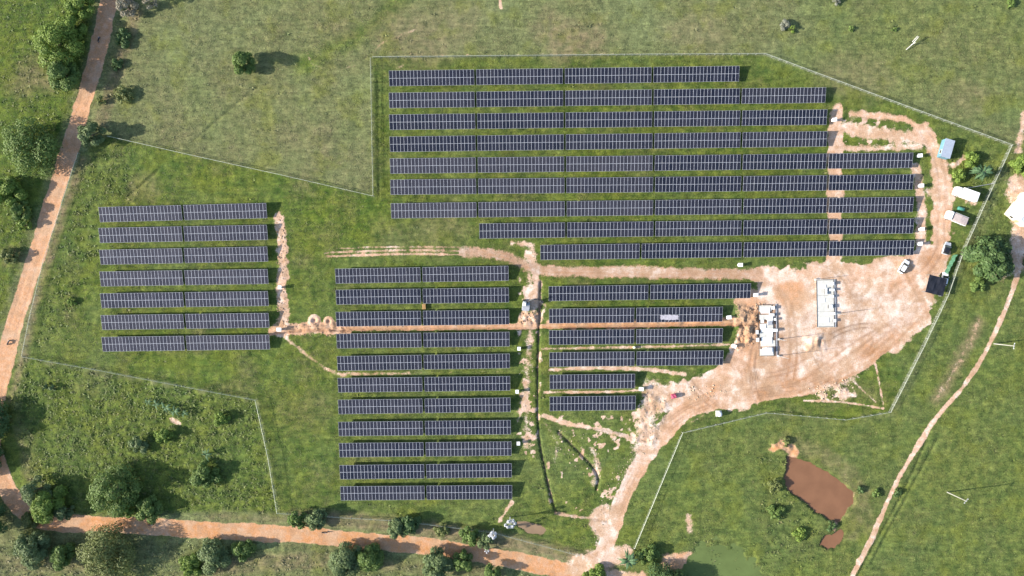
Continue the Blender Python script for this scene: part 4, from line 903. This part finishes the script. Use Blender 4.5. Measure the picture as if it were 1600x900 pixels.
# black net shelter
x, y, _ = P(1463, 446, 2.3); t = empty("shade_shelter", (x, y, 0), R(-14)); tag(t, 'black net roofed shelter beside the fence at the yard edge', 'shelter')
v, f = [], []
for j in range(7):
    for i in range(9):
        a, b = (i / 8 - .5) * 5.6, (j / 6 - .5) * 5.6; v.append((a, b, 2.3 + .12 * math.sin(i * 1.6) * math.cos(j * 1.3) - .10 * (abs(i - 4) < 1)))
for j in range(6):
    for i in range(8): f.append((j * 9 + i, j * 9 + i + 1, j * 9 + i + 10, j * 9 + i + 9))
me = bpy.data.meshes.new("roof"); me.from_pydata(v, [], f); me.materials.append(M_navyroof); o = link(bpy.data.objects.new("roof", me), t); o.modifiers.new("solid", 'SOLIDIFY').thickness = .03
for a in (-2.7, 2.7):
    for b in (-2.7, 2.7): MB().tube([(a, b, -.3), (a, b, 2.3)], .06, 6).obj("post", M_steel, t)
    MB().tube([(a, -2.75, 2.2), (a, 2.75, 2.2)], .04, 6).obj("beam", M_steel, t)
def truck(px, py, rz, label, boxmat, boxlen, bw=2.3, bh=2.6, flat=False):
    x, y, _ = P(px, py, 2.0); t = empty("parked_truck", (x, y, 0), rz); tag(t, label, "truck", 'trucks parked beside the fence'); L = boxlen
    MB().box((0, 0, .72), (L + 2.2, .9, .3)).obj("chassis", M_dark, t)
    c = L / 2 + .2; hb = bw / 2
    MB().loft([(c, hb * .92, .5, 2.15), (c + .25, hb * .95, .5, 2.3), (c + 1.0, hb * .92, .5, 2.22), (c + 1.5, hb * .88, .5, 1.45), (c + 1.75, hb * .80, .55, 1.25)], .12).obj("cab", M_white, t)
    MB().box((c + 1.30, 0, 1.72), (.05, bw * .72, .62), 0, 0).obj("windscreen", M_glass, t).rotation_euler = (0, 0, 0)
    for b in (-1, 1): MB().box((c + .7, b * hb * .945, 1.65), (.75, .03, .5)).obj("side_window", M_glass, t); MB().box((c + 1.7, b * hb * .6, .95), (.12, .34, .2)).obj("headlight", M_offwhite, t)
    if not flat:
        MB().box((-.1, 0, .95 + (bh - .95) / 2 + .1), (L, bw, bh - .95)).obj("cargo_box", boxmat, t, .05)
        for k in range(6): MB().box((-L / 2 + L * (k + .5) / 6 - .1, 0, bh + .115), (.06, bw - .1, .05)).obj("roof_rib", M_offwhite, t)
        MB().box((-L / 2 - .13, 0, 1.8), (.05, bw * .9, 1.5)).obj("rear_door", M_offwhite, t)
    else:
        MB().box((-.1, 0, .98), (L, bw, .16)).obj("load_bed", M_dark, t)
        MB().loft([(-L / 2, hb * .86, 1.05, 1.95), (-.1, hb * .9, 1.05, 2.1), (L / 2 - .2, hb * .86, 1.05, 1.95)], .12).obj("load_cover", boxmat, t)
        for b in (-1, 1): MB().box((-.1, b * hb, 1.45), (L, .06, .85)).obj("side_board", M_white, t)
    for a in (-L * .32, L * .5 + .8):
        for b in (-1, 1): wheel(t, a, b * (hb - .22), .45, .32)
truck(1514.5, 304.5, R(180 - 20), 'white box truck parked nose to the track, upper of two', M_white, 5.0, 2.9, 2.7)
truck(1501, 342, R(180 - 22), 'truck with brownish covered load, lower of two beside the fence', plain("tarpaulin", (.40, .33, .31), .8, 0, .15), 4.6, 2.7, 2.4, True)
x, y, _ = P(1503, 326, .9); t = empty("water_barrel", (x, y, gzw(x, y)), R(-15)); tag(t, 'teal plastic tank lying between the two trucks', 'tank'); M_teal = plain("teal_plastic", (.05, .19, .15), .5)
MB().tube([(-1.0, 0, .55), (-.9, 0, .55), (.9, 0, .55), (1.0, 0, .55)], [.4, .55, .55, .4], 14).obj("tank_body", M_teal, t, 0, True)
for a in (-.5, .5): MB().box((a, 0, .08), (.15, 1.0, .3)).obj("cradle", M_wood, t)
# blue roofed cabin
def cabin(px, py, L, Wd, h, rz, wall, roof, label):
    x, y, _ = P(px, py, h); t = empty("site_cabin", (x, y, 0), rz); tag(t, label, "cabin")
    MB().box((0, 0, h / 2 - .1), (L, Wd, h + .1)).obj("wall", wall, t)
    n = 12
    for k in range(n):
        MB().box((-L / 2 + (L + .2) * (k + .5) / n - .1, 0, h + .03 + (.025 if k % 2 else 0)), ((L + .2) / n - .01, Wd + .25, .06)).obj("roof_sheet", roof, t)
    d = MB().box((L * .2, -Wd / 2 - .03, 1.0), (.9, .06, 1.9)).obj("door", M_offwhite, t); MB().box((L * .2 + .33, -Wd / 2 - .08, 1.0), (.06, .06, .16)).obj("handle", M_dark, d)
    for sy in (-1, 1):
        wo = MB().box((-L * .22, sy * (Wd / 2 + .03), 1.45), (1.2, .06, .9)).obj("window", M_offwhite, t); MB().box((-L * .22, sy * (Wd / 2 + .065), 1.45), (1.05, .02, .75)).obj("pane", M_glass, wo)
cabin(1481, 232, 5.6, 2.75, 2.35, R(74), plain("cyan_wall", (.11, .24, .30), .6), plain("blue_grey_roof", (.33, .37, .44), .45, .1, .10, 1.5), 'small cabin with blue grey roof and cyan wall beside the track')
# house at right edge
hx, hy, _ = P(1577, 333, 3.2); A = Vector((math.cos(R(52)), math.sin(R(52)))); Bv = Vector((math.cos(R(-38)), math.sin(R(-38)))); c = Vector((hx, hy)) + A * 4.5 + Bv * 3.6
t = empty("house", (c.x, c.y, 0), R(52)); tag(t, 'house with bright white sheet roof cut off by the right edge', 'house')
M_wall = plain("plaster", (.60, .50, .42), .85, 0, .1, 1, .2)
MB().box((0, 0, 1.4), (8.4, 6.6, 3.0)).obj("wall", M_wall, t)
m = MB(); m.v += [(-4.2, -3.3, 2.9), (-4.2, 3.3, 2.9), (-4.2, 0, 3.95), (4.2, -3.3, 2.9), (4.2, 3.3, 2.9), (4.2, 0, 3.95)]; m.f += [(0, 2, 1), (3, 4, 5), (0, 3, 5, 2), (1, 2, 5, 4)]; m.obj("gable", M_wall, t)
for s in (-1, 1):
    for k in range(9):
        xx = -4.5 + (k + .5); z_e, z_r = 2.98, 4.1 + (.02 if k % 2 else 0)
        m = MB()
        a = (xx - .5, s * 3.6, z_e + (.02 if k % 2 else 0)); b = (xx + .5, s * 3.6, a[2]); cc_ = (xx + .5, 0, z_r); d = (xx - .5, 0, z_r); dn = (0, 0, -.05)
        p = [Vector(q_) for q_ in ((a, b, cc_, d) if s < 0 else (b, a, d, cc_))]; m.quad(*p); m.quad(*[q_ + Vector(dn) for q_ in reversed(p)])
        for i in range(4): m.quad(p[i] + Vector(dn), p[(i + 1) % 4] + Vector(dn), p[(i + 1) % 4], p[i])
        m.obj("roof_sheet", M_white, t)
MB().tube([(-4.5, 0, 4.12), (4.5, 0, 4.12)], .09, 6).obj("ridge_cap", M_offwhite, t)
d = MB().box((-4.23, -.6, 1.05), (.06, 1.0, 2.1)).obj("door", M_wood, t); MB().box((-4.28, -.25, 1.05), (.05, .06, .15)).obj("handle", M_dark, d)
wo = MB().box((-4.23, 1.6, 1.6), (.06, 1.3, 1.1)).obj("window", M_offwhite, t); MB().box((-4.265, 1.6, 1.6), (.02, 1.1, .9)).obj("pane", M_glass, wo)
x, y, _ = P(1592, 311, .5); t = empty("brick_pile", (x, y, 0), R(50)); tag(t, 'low stack of orange bricks by the upper corner of the white roofed house', 'brick pile')
M_brick = plain("brick", (.50, .19, .10), .85, 0, .2, 3)
for k in range(3):
    for i in range(7):
        for j in range(4): MB().box((-1.3 + i * .43, -.5 + j * .33, .12 + k * .22), (.40, .29, .20)).obj("brick", M_brick, t)
# gate beam across the fence gap, green net
x, y, _ = P(1533, 290, 1.1); t = empty("barrier_gate", (x, y, 0), R(10)); tag(t, 'long pale barrier pole crossing the fence above the white truck', 'barrier')
MB().tube([(-4.2, 0, 1.1), (4.2, 0, 1.1)], .07, 6).obj("boom", M_grey, t)
for a in (-4.0, 4.0): MB().box((a, .16, .5), (.16, .16, 1.2)).obj("post", M_post, t)
a = Vector(P(1496, 398)[:2]); b = Vector(P(1481, 428)[:2]); t = empty("green_netting", (a.x - .5, a.y, 0)); tag(t, 'strip of green netting hung against the fence above the black shelter', 'netting')
v, f = [], []
for i in range(13):
    p = a.lerp(b, i / 12) - a
    for j in range(3): v.append((p.x - .25 - .35 * j + .12 * math.sin(i * 2.1 + j), p.y + .05 * math.sin(i), 1.3 - .55 * j + .08 * math.cos(i * 1.7)))
for i in range(12):
    for j in range(2): f.append((i * 3 + j, i * 3 + j + 1, i * 3 + j + 4, i * 3 + j + 3))
me = bpy.data.meshes.new("net_sheet"); me.from_pydata(v, [], f); me.materials.append(plain("green_net", (.04, .12, .065), .7, 0, .25)); o = link(bpy.data.objects.new("net_sheet", me), t); o.modifiers.new("solid", 'SOLIDIFY').thickness = .02
# excavator
x, y, _ = P(822, 477, 1.2); t = empty("excavator", (x, y, gzw(x, y)), R(84)); tag(t, 'grey excavator digging beside the trench crossing, in its own dark shadow', 'excavator')
for b in (-1, 1):
    tr = MB().loft([(-1.7, .22, .22, .55), (-1.45, .25, .02, .78), (1.45, .25, .02, .78), (1.7, .22, .22, .55)], .1).obj("track", M_black, t); tr.location = (0, b * .85, 0)
MB().tube([(0, 0, .7), (0, 0, 1.0)], [.6, .6], 14).obj("turntable", M_dark, t)
MB().loft([(-1.75, .95, 1.0, 1.75), (-1.55, 1.15, .95, 1.95), (-.6, 1.2, .95, 1.95), (.5, 1.15, .95, 1.6), (1.1, 1.05, .95, 1.5)], .1).obj("engine_housing", M_grey, t)
MB().loft([(-.2, .45, 1.5, 2.7), (.1, .5, 1.5, 2.75), (.8, .48, 1.3, 2.7), (1.2, .44, 1.3, 2.0)], .1).obj("cab", M_offwhite, t).location = (0, .55, 0)
bo = MB(); bo.tube([(.8, -.3, 1.5), (1.6, -.9, 3.2), (2.2, -2.2, 3.8), (2.4, -3.4, 3.3)], [.22, .26, .24, .18], 5); bo.obj("boom", M_dark, t)
MB().tube([(2.35, -3.2, 3.5), (2.1, -4.2, 2.2), (1.7, -4.6, 1.2)], [.18, .16, .13], 5).obj("stick", M_dark, t)
bk = MB(); bk.loft([(-.35, .42, -.35, .25), (0, .45, -.45, .4), (.3, .42, -.2, .4)], .12); ob = bk.obj("bucket", M_dark, t); ob.location = (1.6, -4.6, .9)
# motorbikes on the roads
def motorbike(px, py, rz, label):
    x, y, _ = P(px, py); t = empty("motorbike", (x, y, gz(px, py) + .02), rz); tag(t, label, "motorbike", 'motorbikes on the dirt roads')
    for a in (-.62, .62): wheel(t, a, 0, .3, .11)
    MB().loft([(-.45, .10, .55, .78), (0, .14, .42, .80), (.35, .15, .5, .92), (.55, .08, .6, .85)], .2).obj("body", M_dark, t); MB().loft([(-.75, .10, .76, .84), (-.2, .14, .76, .86), (.1, .1, .78, .86)], .2).obj("seat", M_black, t)
    MB().tube([(.62, 0, .3), (.48, 0, 1.02)], .05, 6).obj("fork", M_steel, t); MB().tube([(.42, -.36, 1.05), (.48, 0, 1.02), (.42, .36, 1.05)], .025, 5).obj("handlebar", M_dark, t); MB().box((.6, 0, .92), (.12, .18, .16)).obj("headlight", M_offwhite, t)
motorbike(155, 62, R(75), 'dark motorbike on the shaded upper part of the left road'); motorbike(14, 535, R(65), 'dark motorbike on the left road level with the lowest left panels'); motorbike(236, 820, R(5), 'dark motorbike on the bottom road below the large lobed tree'); motorbike(507, 832, R(-5), 'dark motorbike on the sunny bottom road below the bush pair')
